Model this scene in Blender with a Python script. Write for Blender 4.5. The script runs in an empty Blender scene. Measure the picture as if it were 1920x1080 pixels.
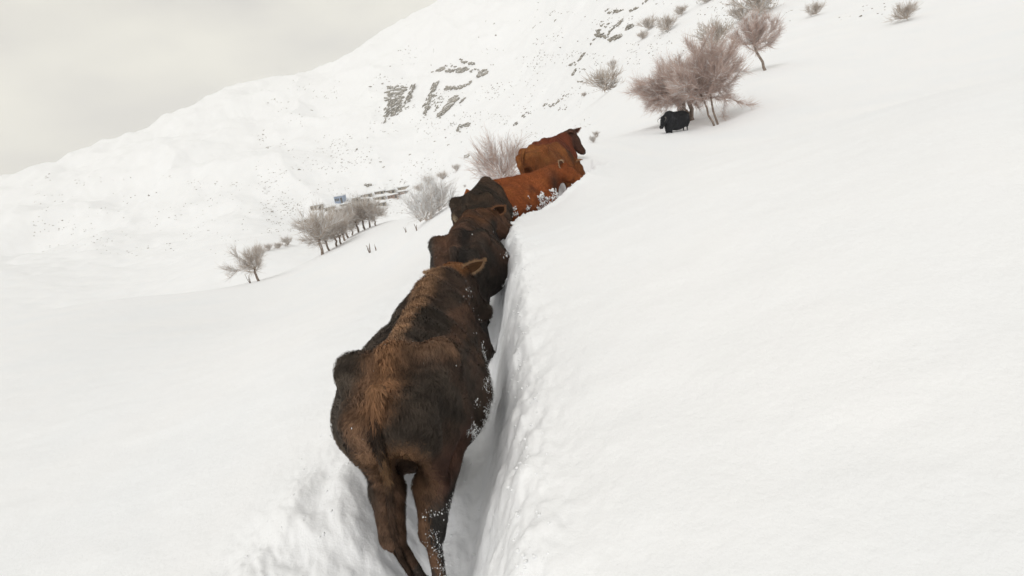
import bpy, math, random
import numpy as np
from mathutils import Vector, Matrix

C = bpy.context.scene.collection
SC = bpy.context.scene
rng = np.random.default_rng(7)
random.seed(7)

# ------------------------------------------------------------------ camera
FPX = 1050.0
PITCH = math.radians(13.4)
ROLL = math.radians(10.0)
CAM = np.array([0.0, 0.0, 2.3])
_f = np.array([0, math.cos(PITCH), -math.sin(PITCH)])
_r0 = np.array([1.0, 0, 0])
_u0 = np.array([0, math.sin(PITCH), math.cos(PITCH)])
_r = math.cos(ROLL) * _r0 - math.sin(ROLL) * _u0
_u = math.sin(ROLL) * _r0 + math.cos(ROLL) * _u0
cam_data = bpy.data.cameras.new('camera')
cam = bpy.data.objects.new('camera', cam_data)
C.objects.link(cam)
cam.matrix_world = Matrix(((_r[0], _u[0], -_f[0], CAM[0]), (_r[1], _u[1], -_f[1], CAM[1]),
                           (_r[2], _u[2], -_f[2], CAM[2]), (0, 0, 0, 1)))
cam_data.sensor_width = 36
cam_data.lens = 36 * FPX / 1920
cam_data.clip_start = 0.05
cam_data.clip_end = 6000
SC.camera = cam

# ------------------------------------------------------------------ world and sun
SUN_EL, SUN_AZ = math.radians(48), math.radians(207)     # azimuth clockwise from +Y: behind and left of the camera
w = bpy.data.worlds.new("World")
SC.world = w
w.use_nodes = True
nt = w.node_tree
nt.nodes.clear()


def N(tree, typ, **kw):
    n = tree.nodes.new(typ)
    for k, v in kw.items():
        setattr(n, k, v)
    return n


sky = N(nt, 'ShaderNodeTexSky', sky_type='NISHITA')
sky.sun_disc = False
sky.sun_elevation = SUN_EL
sky.sun_rotation = SUN_AZ
hs = N(nt, 'ShaderNodeHueSaturation')
hs.inputs['Saturation'].default_value = 0.35
nt.links.new(sky.outputs[0], hs.inputs['Color'])
bg1 = N(nt, 'ShaderNodeBackground')
bg1.inputs[1].default_value = 0.10
nt.links.new(hs.outputs[0], bg1.inputs[0])
tc = N(nt, 'ShaderNodeTexCoord')
mp = N(nt, 'ShaderNodeMapping')
mp.inputs['Scale'].default_value = (1, 1, 2.5)
nt.links.new(tc.outputs['Generated'], mp.inputs[0])
no = N(nt, 'ShaderNodeTexNoise')
no.inputs['Scale'].default_value = 4.5
no.inputs['Detail'].default_value = 4
no.inputs['Roughness'].default_value = 0.45
nt.links.new(mp.outputs[0], no.inputs[0])
cr = N(nt, 'ShaderNodeValToRGB')
cr.color_ramp.elements[0].position = 0.32
cr.color_ramp.elements[0].color = (0.62, 0.595, 0.55, 1)
cr.color_ramp.elements[1].position = 0.66
cr.color_ramp.elements[1].color = (0.83, 0.80, 0.70, 1)
nt.links.new(no.outputs[0], cr.inputs[0])
bg2 = N(nt, 'ShaderNodeBackground')
bg2.inputs[1].default_value = 0.93
nt.links.new(cr.outputs[0], bg2.inputs[0])
ms = N(nt, 'ShaderNodeMixShader')
ms.inputs[0].default_value = 0.80
nt.links.new(bg1.outputs[0], ms.inputs[1])
nt.links.new(bg2.outputs[0], ms.inputs[2])
out = N(nt, 'ShaderNodeOutputWorld')
nt.links.new(ms.outputs[0], out.inputs[0])

sd = bpy.data.lights.new('sun', 'SUN')
sd.energy = 1.0
sd.angle = math.radians(22)
sd.color = (1.0, 0.975, 0.94)
so = bpy.data.objects.new('sun', sd)
C.objects.link(so)
sdir = Vector((math.sin(SUN_AZ) * math.cos(SUN_EL), math.cos(SUN_AZ) * math.cos(SUN_EL), math.sin(SUN_EL)))
so.rotation_euler = sdir.to_track_quat('Z', 'Y').to_euler()
so.location = (0, 0, 60)

SC.view_settings.view_transform = 'Standard'
SC.view_settings.look = 'None'
SC.view_settings.exposure = 0.24
SC.view_settings.gamma = 1.0
SC.cycles.volume_bounces = 3
SC.cycles.max_bounces = 14
SC.cycles.diffuse_bounces = 12


# ------------------------------------------------------------------ maths helpers
def ray(px, py):
    d = _f + _r * (px - 960) / FPX - _u * (py - 540) / FPX
    return d / np.linalg.norm(d)


def at(px, py, R):
    d = ray(px, py)
    return CAM + d * R / math.hypot(d[0], d[1])


def proj(p):
    v = np.asarray(p, float) - CAM
    z = v @ _f
    return 960 + FPX * (v @ _r) / z, 540 - FPX * (v @ _u) / z


_LAT = np.random.default_rng(11).random((256, 256))


def vnoise(x, y):
    xi = np.floor(x).astype(np.int64)
    yi = np.floor(y).astype(np.int64)
    fx = x - xi
    fy = y - yi
    fx = fx * fx * (3 - 2 * fx)
    fy = fy * fy * (3 - 2 * fy)
    a = _LAT[xi & 255, yi & 255]
    b = _LAT[(xi + 1) & 255, yi & 255]
    c = _LAT[xi & 255, (yi + 1) & 255]
    d = _LAT[(xi + 1) & 255, (yi + 1) & 255]
    return (a + (b - a) * fx) * (1 - fy) + (c + (d - c) * fx) * fy - 0.5


def fbm(x, y, o=4, g=0.5, sx=0.0):
    s = 0
    a = 1.0
    for i in range(o):
        s = s + a * vnoise(x * 2 ** i + 17.3 * i + sx, y * 2 ** i + 41.7 * i + sx)
        a *= g
    return s


def sstep(a, b, x):
    t = np.clip((x - a) / (b - a), 0, 1)
    return t * t * (3 - 2 * t)


# ------------------------------------------------------------------ terrain
PATH = np.array([(-0.95, -6), (-0.85, -2), (-0.72, 1.0), (-0.62, 2.5), (-0.48, 4.4), (-0.40, 6.2), (-0.42, 7.8),
                 (-0.15, 8.9), (0.5, 9.55), (1.1, 10.2), (1.45, 11.2), (1.85, 12.6), (2.3, 13.6)], float)


def floor_z(y):
    return 0.06 + 0.053 * np.maximum(y - 2.0, -4) + 0.0032 * np.clip(y - 2, 0, 12) ** 2


def path_dist(x, y):
    """distance to the trench centre line, and side (+ right, - left), and y along it"""
    best = np.full(x.shape, 1e9)
    side = np.zeros(x.shape)
    yy = np.zeros(x.shape)
    for (a, b) in zip(PATH[:-1], PATH[1:]):
        d = b - a
        L2 = d @ d
        t = np.clip(((x - a[0]) * d[0] + (y - a[1]) * d[1]) / L2, 0, 1)
        qx = a[0] + t * d[0]
        qy = a[1] + t * d[1]
        dd = np.hypot(x - qx, y - qy)
        m = dd < best
        best = np.where(m, dd, best)
        side = np.where(m, np.sign((x - qx) * d[1] - (y - qy) * d[0]), side)
        yy = np.where(m, qy, yy)
    return best, side, yy


def zN(x, y):
    ys = np.where(y > 0, 14 * (1 - np.exp(-np.maximum(y, 0) / 14)), y)
    xx = x + 0.5
    drop = 0.28 * (1 - sstep(-0.9, 0.9, xx))
    return 0.72 + 0.135 * ys + 0.2 * x - drop


CTRL = []
for c in [  # px, py, horizontal distance
    (605, 475, 65), (485, 527, 58), (700, 428, 78), (762, 432, 34), (700, 472, 32), (470, 600, 20), (600, 560, 20),
    (720, 500, 20), (800, 415, 24), (930, 338, 19), (870, 385, 17),
    (650, 500, 110), (500, 560, 110), (760, 470, 120), (850, 400, 120), (930, 370, 60),
    (555, 458, 170), (470, 482, 150), (600, 412, 290), (680, 388, 310), (745, 368, 330), (480, 440, 230),
    (480, 400, 300), (470, 300, 450), (480, 200, 700), (470, 152, 900), (600, 300, 420), (600, 200, 640),
    (590, 133, 900), (720, 60, 900), (820, 0, 900), (950, -90, 900), (750, 190, 520), (850, 160, 480),
    (700, 300, 380), (850, 250, 360), (800, 330, 320), (900, 240, 310), (1000, 50, 480), (1000, 150, 330),
    (1000, 225, 220), (1100, 215, 120), (1110, 262, 24), (1090, 285, 16), (1150, 70, 190), (1220, 0, 210),
    (1135, 178, 80), (1200, 232, 45), (1270, 247, 31), (1335, 237, 32), (1430, 133, 48), (1400, 190, 36),
    (1300, 90, 110), (1430, 70, 85), (1430, 0, 130), (1100, -100, 500), (1300, -150, 300), (1450, -200, 300),
    (1600, 110, 48), (1850, 60, 48), (1600, 20, 90), (1900, -60, 90), (1700, -200, 250), (1950, -300, 250),
    (1600, 240, 20), (1850, 200, 20), (1350, 300, 18), (1200, 285, 20),
    (250, 560, 55), (0, 600, 55), (250, 620, 20), (0, 660, 20), (250, 600, 110), (0, 640, 110),
    (300, 500, 220), (0, 530, 220), (250, 400, 450), (0, 450, 450), (300, 222, 900), (0, 330, 900),
    (990, 393, 8.9), (1035, 380, 9.3), (1065, 352, 9.7), (1100, 326, 10.3), (1085, 312, 12.0), (1150, 330, 11.0),
]:
    p = at(*c)
    CTRL.append((p[0], p[1], p[2], 1))
for az in (-40, -20, 0, 20, 40):
    for R in (1.2, 3.0, 6.0):
        x = R * math.sin(math.radians(az))
        y = R * math.cos(math.radians(az))
        CTRL.append((x, y, None, 1))
# beyond the skyline the mountain falls away
for (px, py) in [(470, 152), (590, 133), (720, 60), (820, 0), (950, -90), (300, 222), (0, 330), (1100, -100), (1450, -200), (1900, -250)]:
    p = at(px, py + 60, 1250)
    CTRL.append((p[0], p[1], p[2], 1))
cx = np.array([c[0] for c in CTRL])
cy = np.array([c[1] for c in CTRL])
zn = zN(cx, cy)
cz = np.array([zn[i] if c[2] is None else c[2] for i, c in enumerate(CTRL)])
cR = np.hypot(cx, cy)
cA = np.arctan2(cx, cy) * 3.0
cV = np.log(cR)
resid = (cz - zn) / cR


def _U(r2):
    return 0.5 * r2 * np.log(np.maximum(r2, 1e-12))


_n = len(cA)
K = _U((cA[:, None] - cA[None]) ** 2 + (cV[:, None] - cV[None]) ** 2) + 0.004 * np.eye(_n)
Pm = np.stack([np.ones(_n), cA, cV], 1)
Am = np.block([[K, Pm], [Pm.T, np.zeros((3, 3))]])
_w = np.linalg.solve(Am, np.concatenate([resid, np.zeros(3)]))


def base_h(x, y):
    x = np.asarray(x, float)
    y = np.asarray(y, float)
    R = np.maximum(np.hypot(x, y), 0.3)
    az = np.arctan2(x, y)
    A = np.clip(az, -0.95, 0.95) * 3.0
    V = np.log(np.maximum(R, 1.0))
    s = _w[_n] + _w[_n + 1] * A + _w[_n + 2] * V
    for i in range(_n):
        s = s + _w[i] * _U((A - cA[i]) ** 2 + (V - cV[i]) ** 2)
    fade = 1 - sstep(0.95, 1.9, np.abs(az))
    fade = fade * sstep(1.0, 2.5, R)
    return zN(x, y) + R * s * fade


def H(x, y):
    x = np.asarray(x, float)
    y = np.asarray(y, float)
    R = np.hypot(x, y)
    z = base_h(x, y)
    # drifts and fine relief of the snow surface
    near = 1 - sstep(25, 70, R)
    z = z + near * (0.10 * fbm(x / 3.2 + 3, y / 4.5, 2) + 0.022 * fbm(x / 0.5, y / 0.33, 3))
    far = sstep(120, 330, R)
    rid = 1 - np.abs(fbm(x / 95 + y / 400 + 5, y / 160, 4, 0.5)) * 2.0
    z = z + far * (13.0 * (rid - 0.7) * sstep(120, 600, R) + 4.5 * fbm(x / 26, y / 34, 4, 0.55))
    mid = sstep(40, 90, R) * (1 - sstep(250, 400, R))
    z = z + mid * 0.9 * fbm(x / 11, y / 11, 3, 0.55)
    # trodden trench
    m = (np.abs(x) < 6) & (y > -8) & (y < 17)
    if np.any(m):
        xm, ym = x[m], y[m]
        d, s, yy = path_dist(xm, ym)
        right = s > 0
        n1 = fbm(xm / 0.45, ym / 0.8, 3)
        n2 = fbm(xm / 0.11 + 9, ym / 0.12, 3, 0.6)
        dj = d + np.where(right, .03, .06) * n1 + .025 * n2 + .05 * vnoise(xm / 1.1, ym / 1.3)
        end = 1 - sstep(13.0, 14.6, ym)
        lo = np.where(right, 0.02, 0.10)
        hi = np.where(right, 0.58, 0.70 + 0.30 * (1 - sstep(1.8, 3.0, ym)))
        fr = (1 - sstep(lo, hi, dj)) * end
        fz = floor_z(yy) + 0.16 * sstep(0.1, 0.45, d) + 0.07 * n1 + 0.03 * n2
        berm = 0.045 * np.exp(-((dj - np.where(right, 0.58, 0.85)) / 0.13) ** 2) * (0.7 + 0.5 * n2) * end * np.where(right, 1, 0.3)
        dist = np.exp(-((dj - np.where(right, 0.55, 0.95)) / 0.3) ** 2) * end
        zz = z[m]
        zz = zz * (1 - fr) + np.minimum(fz, zz) * fr + berm + dist * (0.028 * n2 + 0.035 * n1) * np.where(right, .8, 0.5 + 1.6 * (1 - sstep(2.2, 3.6, ym)))
        churn = np.exp(-((d - 0.75) / 0.4) ** 2) * np.where(right, 0, 1 - sstep(2.4, 3.8, ym)) + np.exp(-(d / 0.35) ** 2) * .8 * end
        zz = zz + churn * (0.15 * vnoise(xm / .26 + 31, ym / .34) + .08 * vnoise(xm / .12 + 7, ym / .16))
        z = z.copy()
        z[m] = zz
    return z


def hit(px, py, rmin=3.0, rmax=1000.0):
    """where the sight line through a pixel first meets the terrain"""
    d = ray(px, py)
    h = math.hypot(d[0], d[1])
    R = np.exp(np.linspace(math.log(rmin), math.log(rmax), 900))
    t = R / h
    x, y, z = CAM[0] + d[0] * t, CAM[1] + d[1] * t, CAM[2] + d[2] * t
    g = H(x, y)
    b = np.nonzero(z < g)[0]
    if len(b) == 0:
        return None
    i = b[0]
    return np.array([x[i], y[i], g[i]])


# ------------------------------------------------------------------ materials
def mat(name, color=(0.5, 0.5, 0.5), rough=0.8, noise=None, bump=None, attr=None, spec=0.3, sheen=0.0):
    m = bpy.data.materials.new(name)
    m.use_nodes = True
    t = m.node_tree
    b = t.nodes['Principled BSDF']
    b.inputs['Roughness'].default_value = rough
    b.inputs['Specular IOR Level'].default_value = spec
    if sheen:
        b.inputs['Sheen Weight'].default_value = sheen
    b.inputs['Base Color'].default_value = (*color, 1)
    co = N(t, 'ShaderNodeTexCoord')
    src = None
    if attr:
        at_ = N(t, 'ShaderNodeAttribute', attribute_name=attr)
        src = at_.outputs['Color']
    if noise:
        sc, c2, lo, hi = noise
        n_ = N(t, 'ShaderNodeTexNoise')
        n_.inputs['Scale'].default_value = sc
        n_.inputs['Detail'].default_value = 6
        n_.inputs['Roughness'].default_value = 0.6
        t.links.new(co.outputs['Object'], n_.inputs[0])
        r_ = N(t, 'ShaderNodeMapRange')
        r_.inputs[1].default_value = lo
        r_.inputs[2].default_value = hi
        t.links.new(n_.outputs[0], r_.inputs[0])
        mx = N(t, 'ShaderNodeMix', data_type='RGBA')
        t.links.new(r_.outputs[0], mx.inputs[0])
        if src:
            mx.blend_type = 'MULTIPLY'
            t.links.new(src, mx.inputs[6])
        else:
            mx.inputs[6].default_value = (*color, 1)
        mx.inputs[7].default_value = (*c2, 1)
        src = mx.outputs[2]
    if src:
        t.links.new(src, b.inputs['Base Color'])
    if bump:
        sc, st, di = bump
        n2 = N(t, 'ShaderNodeTexNoise')
        n2.inputs['Scale'].default_value = sc
        n2.inputs['Detail'].default_value = 8
        n2.inputs['Roughness'].default_value = 0.62
        t.links.new(co.outputs['Object'], n2.inputs[0])
        bp = N(t, 'ShaderNodeBump')
        bp.inputs['Strength'].default_value = st
        bp.inputs['Distance'].default_value = di
        t.links.new(n2.outputs[0], bp.inputs['Height'])
        t.links.new(bp.outputs[0], b.inputs['Normal'])
    return m


M_SNOW = mat('snow', (0.855, 0.875, 0.91), 0.75, noise=(0.35, (0.88, 0.89, 0.915), 0.35, 0.65), bump=(22, 0.45, 0.02), spec=0.2)
M_CAP = mat('snow_cap', (0.87, 0.885, 0.905), 0.8, spec=0.2)
M_COAT = mat('coat', attr='coat', rough=0.85, spec=0.12, noise=(55, (0.62, 0.6, 0.58), 0.42, 0.62), bump=(110, 0.5, 0.01))
M_FUR = mat('fur', attr='coat', rough=0.75, spec=0.15)
M_EYE = mat('eye', (0.012, 0.009, 0.008), 0.15, spec=0.6)
M_HOOF = mat('hoof', (0.045, 0.04, 0.035), 0.55, bump=(40, 0.3, 0.01))
M_HORN = mat('horn', (0.10, 0.095, 0.09), 0.45, noise=(14, (0.25, 0.23, 0.2), 0.4, 0.7))
M_MUZZLE = mat('muzzle', (0.05, 0.035, 0.03), 0.5, bump=(60, 0.3, 0.005))
M_BARK = mat('bark', (0.17, 0.125, 0.10), 0.9, noise=(6, (0.32, 0.27, 0.235), 0.4, 0.65), bump=(20, 0.6, 0.02))
M_TWIG = mat('twig', (0.52, 0.39, 0.34), 0.9, noise=(1.2, (0.66, 0.52, 0.465), 0.35, 0.65))
M_TWIGG = mat('grey_twig', (0.45, 0.37, 0.31), 0.9, noise=(1.2, (0.6, 0.53, 0.47), 0.35, 0.65))
M_STONEWALL = mat('mud_wall', (0.40, 0.35, 0.29), 0.95, noise=(1.5, (0.27, 0.235, 0.2), 0.35, 0.7), bump=(4, 0.6, 0.1))
M_BLUE = mat('blue_sheet', (0.22, 0.29, 0.42), 0.6, noise=(0.8, (0.33, 0.39, 0.5), 0.4, 0.7))
M_DARK = mat('opening', (0.06, 0.055, 0.05), 0.8)
M_BROWNWALL = mat('brown_wall', (0.30, 0.2, 0.16), 0.95, noise=(1.5, (0.22, 0.16, 0.13), 0.35, 0.7))


def rock_mat():
    m = bpy.data.materials.new('snowy_rock')
    m.use_nodes = True
    t = m.node_tree
    b = t.nodes['Principled BSDF']
    b.inputs['Roughness'].default_value = 0.93
    b.inputs['Specular IOR Level'].default_value = 0.15
    co = N(t, 'ShaderNodeTexCoord')
    n1 = N(t, 'ShaderNodeTexNoise')
    n1.inputs['Scale'].default_value = 0.5
    n1.inputs['Detail'].default_value = 8
    t.links.new(co.outputs['Object'], n1.inputs[0])
    r1 = N(t, 'ShaderNodeValToRGB')
    r1.color_ramp.elements[0].position = 0.35
    r1.color_ramp.elements[0].color = (0.15, 0.135, 0.11, 1)
    r1.color_ramp.elements[1].position = 0.68
    r1.color_ramp.elements[1].color = (0.34, 0.31, 0.265, 1)
    t.links.new(n1.outputs[0], r1.inputs[0])
    ge = N(t, 'ShaderNodeNewGeometry')
    se = N(t, 'ShaderNodeSeparateXYZ')
    t.links.new(ge.outputs['Normal'], se.inputs[0])
    n2 = N(t, 'ShaderNodeTexNoise')
    n2.inputs['Scale'].default_value = 1.1
    n2.inputs['Detail'].default_value = 5
    t.links.new(co.outputs['Object'], n2.inputs[0])
    ad = N(t, 'ShaderNodeMath', operation='ADD')
    t.links.new(se.outputs['Z'], ad.inputs[0])
    t.links.new(n2.outputs[0], ad.inputs[1])
    mr = N(t, 'ShaderNodeMapRange')
    mr.inputs[1].default_value = 1.24
    mr.inputs[2].default_value = 1.34
    t.links.new(ad.outputs[0], mr.inputs[0])
    mx = N(t, 'ShaderNodeMix', data_type='RGBA')
    t.links.new(mr.outputs[0], mx.inputs[0])
    t.links.new(r1.outputs[0], mx.inputs[6])
    mx.inputs[7].default_value = (0.87, 0.88, 0.90, 1)
    t.links.new(mx.outputs[2], b.inputs['Base Color'])
    bp = N(t, 'ShaderNodeBump')
    bp.inputs['Strength'].default_value = 0.6
    bp.inputs['Distance'].default_value = 0.4
    t.links.new(n1.outputs[0], bp.inputs['Height'])
    t.links.new(bp.outputs[0], b.inputs['Normal'])
    return m


M_ROCK = rock_mat()


# ------------------------------------------------------------------ mesh helpers
def mesh_np(name, V, Fq=None, Ft=None, smooth=True, attr=None):
    """mesh from numpy arrays: quads Fq and / or triangles Ft"""
    me = bpy.data.meshes.new(name)
    V = np.asarray(V, np.float32)
    nq = 0 if Fq is None else len(Fq)
    ntr = 0 if Ft is None else len(Ft)
    me.vertices.add(len(V))
    me.vertices.foreach_set('co', V.ravel())
    loops = []
    tot = []
    if nq:
        loops.append(np.asarray(Fq, np.int32).ravel())
        tot.append(np.full(nq, 4, np.int32))
    if ntr:
        loops.append(np.asarray(Ft, np.int32).ravel())
        tot.append(np.full(ntr, 3, np.int32))
    L = np.concatenate(loops)
    T = np.concatenate(tot)
    st = np.concatenate([[0], np.cumsum(T)[:-1]]).astype(np.int32)
    me.loops.add(len(L))
    me.loops.foreach_set('vertex_index', L)
    me.polygons.add(len(T))
    me.polygons.foreach_set('loop_start', st)
    me.polygons.foreach_set('use_smooth', np.full(len(T), smooth, bool))
    me.update(calc_edges=True)
    me.validate()
    if attr is not None:
        a = me.color_attributes.new('coat', 'FLOAT_COLOR', 'POINT')
        col = np.ones((len(V), 4), np.float32)
        col[:, :3] = attr
        a.data.foreach_set('color', col.ravel())
    return me


def obj(name, me, m=None, parent=None, loc=None):
    o = bpy.data.objects.new(name, me)
    C.objects.link(o)
    if m and me and not me.materials:
        me.materials.append(m)
    if parent:
        o.parent = parent
    if loc is not None:
        o.location = [float(v) for v in loc]
    return o


def tag(o, label=None, cat=None, group=None, kind=None):
    if label:
        o['label'] = label
    if cat:
        o['category'] = cat
    if group:
        o['group'] = group
    if kind:
        o['kind'] = kind
    return o


class MB:
    """collects tubes, boxes and chunks into one mesh"""

    def __init__(s):
        s.V, s.Q, s.T, s.n = [], [], [], 0

    def add(s, V, Q=None, T=None):
        s.V.append(np.asarray(V, float))
        if Q is not None and len(Q):
            s.Q.append(np.asarray(Q, int) + s.n)
        if T is not None and len(T):
            s.T.append(np.asarray(T, int) + s.n)
        s.n += len(V)

    def tube(s, pts, rad, k=5, cap=True):
        pts = np.asarray(pts, float)
        n = len(pts)
        tg = np.gradient(pts, axis=0)
        tg /= np.linalg.norm(tg, axis=1)[:, None] + 1e-9
        ref = np.array([0, 0, 1.0]) if abs(tg[0][2]) < 0.8 else np.array([1.0, 0, 0])
        V = []
        a = np.arange(k) * 2 * math.pi / k
        for i in range(n):
            x = np.cross(tg[i], ref)
            x /= np.linalg.norm(x) + 1e-9
            y = np.cross(tg[i], x)
            V.append(pts[i] + rad[i] * (np.cos(a)[:, None] * x + np.sin(a)[:, None] * y))
        V = np.concatenate(V)
        Q = [(i * k + j, i * k + (j + 1) % k, (i + 1) * k + (j + 1) % k, (i + 1) * k + j) for i in range(n - 1) for j in range(k)]
        T = []
        if cap:
            V = np.vstack([V, pts[0], pts[-1]])
            T = [((j + 1) % k, j, n * k) for j in range(k)] + [((n - 1) * k + j, (n - 1) * k + (j + 1) % k, n * k + 1) for j in range(k)]
        s.add(V, Q, T)

    def box(s, c, size, rz=0.0, jit=0.0):
        c = np.asarray(c, float)
        hx, hy, hz = [v / 2 for v in size]
        P = np.array([(x, y, z) for z in (-hz, hz) for (x, y) in ((-hx, -hy), (hx, -hy), (hx, hy), (-hx, hy))], float)
        P += rng.normal(0, 1, P.shape) * jit
        ca, sa = math.cos(rz), math.sin(rz)
        P = np.stack([P[:, 0] * ca - P[:, 1] * sa, P[:, 0] * sa + P[:, 1] * ca, P[:, 2]], 1) + c
        s.add(P, [(3, 2, 1, 0), (4, 5, 6, 7), (0, 1, 5, 4), (1, 2, 6, 5), (2, 3, 7, 6), (3, 0, 4, 7)])

    def mesh(s, name, smooth=True):
        V = np.concatenate(s.V)
        Q = np.concatenate(s.Q) if s.Q else None
        T = np.concatenate(s.T) if s.T else None
        return mesh_np(name, V, Q, T, smooth)


def ico(sub):
    import bmesh
    bm = bmesh.new()
    bmesh.ops.create_icosphere(bm, subdivisions=sub, radius=1)
    V = np.array([v.co[:] for v in bm.verts])
    T = np.array([[v.index for v in f.verts] for f in bm.faces])
    bm.free()
    return V, T


ICO1, ICO2, ICO3 = ico(1), ico(2), ico(3)


def chunk(V0, size, rz=0.0, rough=0.3):
    V = V0 * (1 + rng.uniform(-rough, rough, (len(V0), 1))) * np.asarray(size)
    ca, sa = math.cos(rz), math.sin(rz)
    return np.stack([V[:, 0] * ca - V[:, 1] * sa, V[:, 0] * sa + V[:, 1] * ca, V[:, 2]], 1)


# ------------------------------------------------------------------ the ground sheet
def build_ground():
    fine = np.linspace(-47, 47, 860)
    side = 47 + np.cumsum(np.linspace(0.15, 4.5, 57))
    side = side[side < 178]
    ang = np.radians(np.concatenate([-side[::-1], fine, side, [180.0]]))
    na = len(ang)
    Rr = [0.35]
    while Rr[-1] < 1500:
        r_ = Rr[-1]
        Rr.append(r_ * (1.0085 if r_ < 20 else 1.0095))
    Rr = np.array(Rr)
    A, R = np.meshgrid(ang, Rr)
    X, Y = R * np.sin(A), R * np.cos(A)
    Z = H(X.ravel(), Y.ravel()).reshape(X.shape)
    V = np.stack([X, Y, Z], -1).reshape(-1, 3)
    nr = len(Rr)
    i, j = np.meshgrid(np.arange(nr - 1), np.arange(na), indexing='ij')
    j2 = (j + 1) % na
    Q = np.stack([i * na + j, (i + 1) * na + j, (i + 1) * na + j2, i * na + j2], -1).reshape(-1, 4)
    Q = Q[:, ::-1]
    cen = len(V)
    V = np.vstack([V, [0, 0, H(np.array([0.01]), np.array([0.0]))[0]]])
    T = np.array([(k, (k + 1) % na, cen) for k in range(na)])[:, ::-1]
    me = mesh_np('snow_ground', V, Q, T)
    return tag(obj('snow_ground', me, M_SNOW), kind='structure')


GROUND = build_ground()
# ------------------------------------------------------------------ bodies: smooth unions of tapered limbs, meshed as one surface
def surface_nets(Fv, org, h):
    S = Fv < 0
    n = np.array(Fv.shape)
    c = [S[dx:n[0] - 1 + dx, dy:n[1] - 1 + dy, dz:n[2] - 1 + dz] for dx in (0, 1) for dy in (0, 1) for dz in (0, 1)]
    cnt = sum(x.astype(np.int8) for x in c)
    act = (cnt > 0) & (cnt < 8)
    idx = -np.ones(act.shape, np.int64)
    I = np.argwhere(act)
    idx[act] = np.arange(len(I))
    corners = [(dx, dy, dz) for dx in (0, 1) for dy in (0, 1) for dz in (0, 1)]
    vals = {k: Fv[I[:, 0] + k[0], I[:, 1] + k[1], I[:, 2] + k[2]] for k in corners}
    acc = np.zeros((len(I), 3))
    num = np.zeros(len(I))
    for a in corners:
        for ax in range(3):
            if a[ax] == 0:
                b = list(a)
                b[ax] = 1
                b = tuple(b)
                va, vb = vals[a], vals[b]
                m = (va < 0) != (vb < 0)
                t = np.where(m, va / np.where(m, va - vb, 1), 0)
                p = np.zeros((len(I), 3))
                p[:] = a
                p[:, ax] = t
                acc[m] += p[m]
                num[m] += 1
    V = org + (I + acc / num[:, None]) * h
    Q = []
    for ax in range(3):
        b, cc = [(1, 2), (2, 0), (0, 1)][ax]
        sl0 = [slice(None)] * 3
        sl1 = [slice(None)] * 3
        sl0[ax] = slice(0, -1)
        sl1[ax] = slice(1, None)
        m = S[tuple(sl0)] != S[tuple(sl1)]
        E_ = np.argwhere(m)
        E_ = E_[(E_[:, b] > 0) & (E_[:, cc] > 0) & (E_[:, b] < n[b] - 1) & (E_[:, cc] < n[cc] - 1)]
        ins = S[E_[:, 0], E_[:, 1], E_[:, 2]]
        eb = np.zeros(3, int)
        eb[b] = 1
        ec = np.zeros(3, int)
        ec[cc] = 1
        g = lambda P: idx[P[:, 0], P[:, 1], P[:, 2]]
        q = np.stack([g(E_ - eb - ec), g(E_ - ec), g(E_), g(E_ - eb)], 1)
        q[~ins] = q[~ins][:, ::-1]
        Q.append(q)
    return V, np.concatenate(Q)


def sd_cone(P, a, b, ra, rb):
    a, b = np.asarray(a, float), np.asarray(b, float)
    ba = b - a
    L2 = ba @ ba
    pa = P - a
    t = np.clip(pa @ ba / max(L2, 1e-9), 0, 1)
    return np.linalg.norm(pa - t[..., None] * ba, axis=-1) - (ra + (rb - ra) * t)


def sd_ell(P, c, r):
    r = np.asarray(r, float)
    q = (P - np.asarray(c, float)) / r
    k0 = np.linalg.norm(q, axis=-1)
    k1 = np.linalg.norm(q / r, axis=-1)
    return k0 * (k0 - 1) / np.maximum(k1, 1e-6)


def smin(a, b, k):
    h = np.maximum(k - np.abs(a - b), 0) / k
    return np.minimum(a, b) - h * h * k * 0.25


def eval_sdf(P, prims, far=0.25):
    d = np.full(P.shape[:-1], 10.0)
    for pr in prims:
        kind, k = pr[0], pr[1]
        if kind == 'c':
            v = sd_cone(P, *pr[2:])
        elif kind == 'e':
            v = sd_ell(P, *pr[2:])
        elif kind == '-e':
            v = sd_ell(P, *pr[2:])
            d = -smin(-d, v, k)
            continue
        d = smin(d, v, k)
    return d


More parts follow.
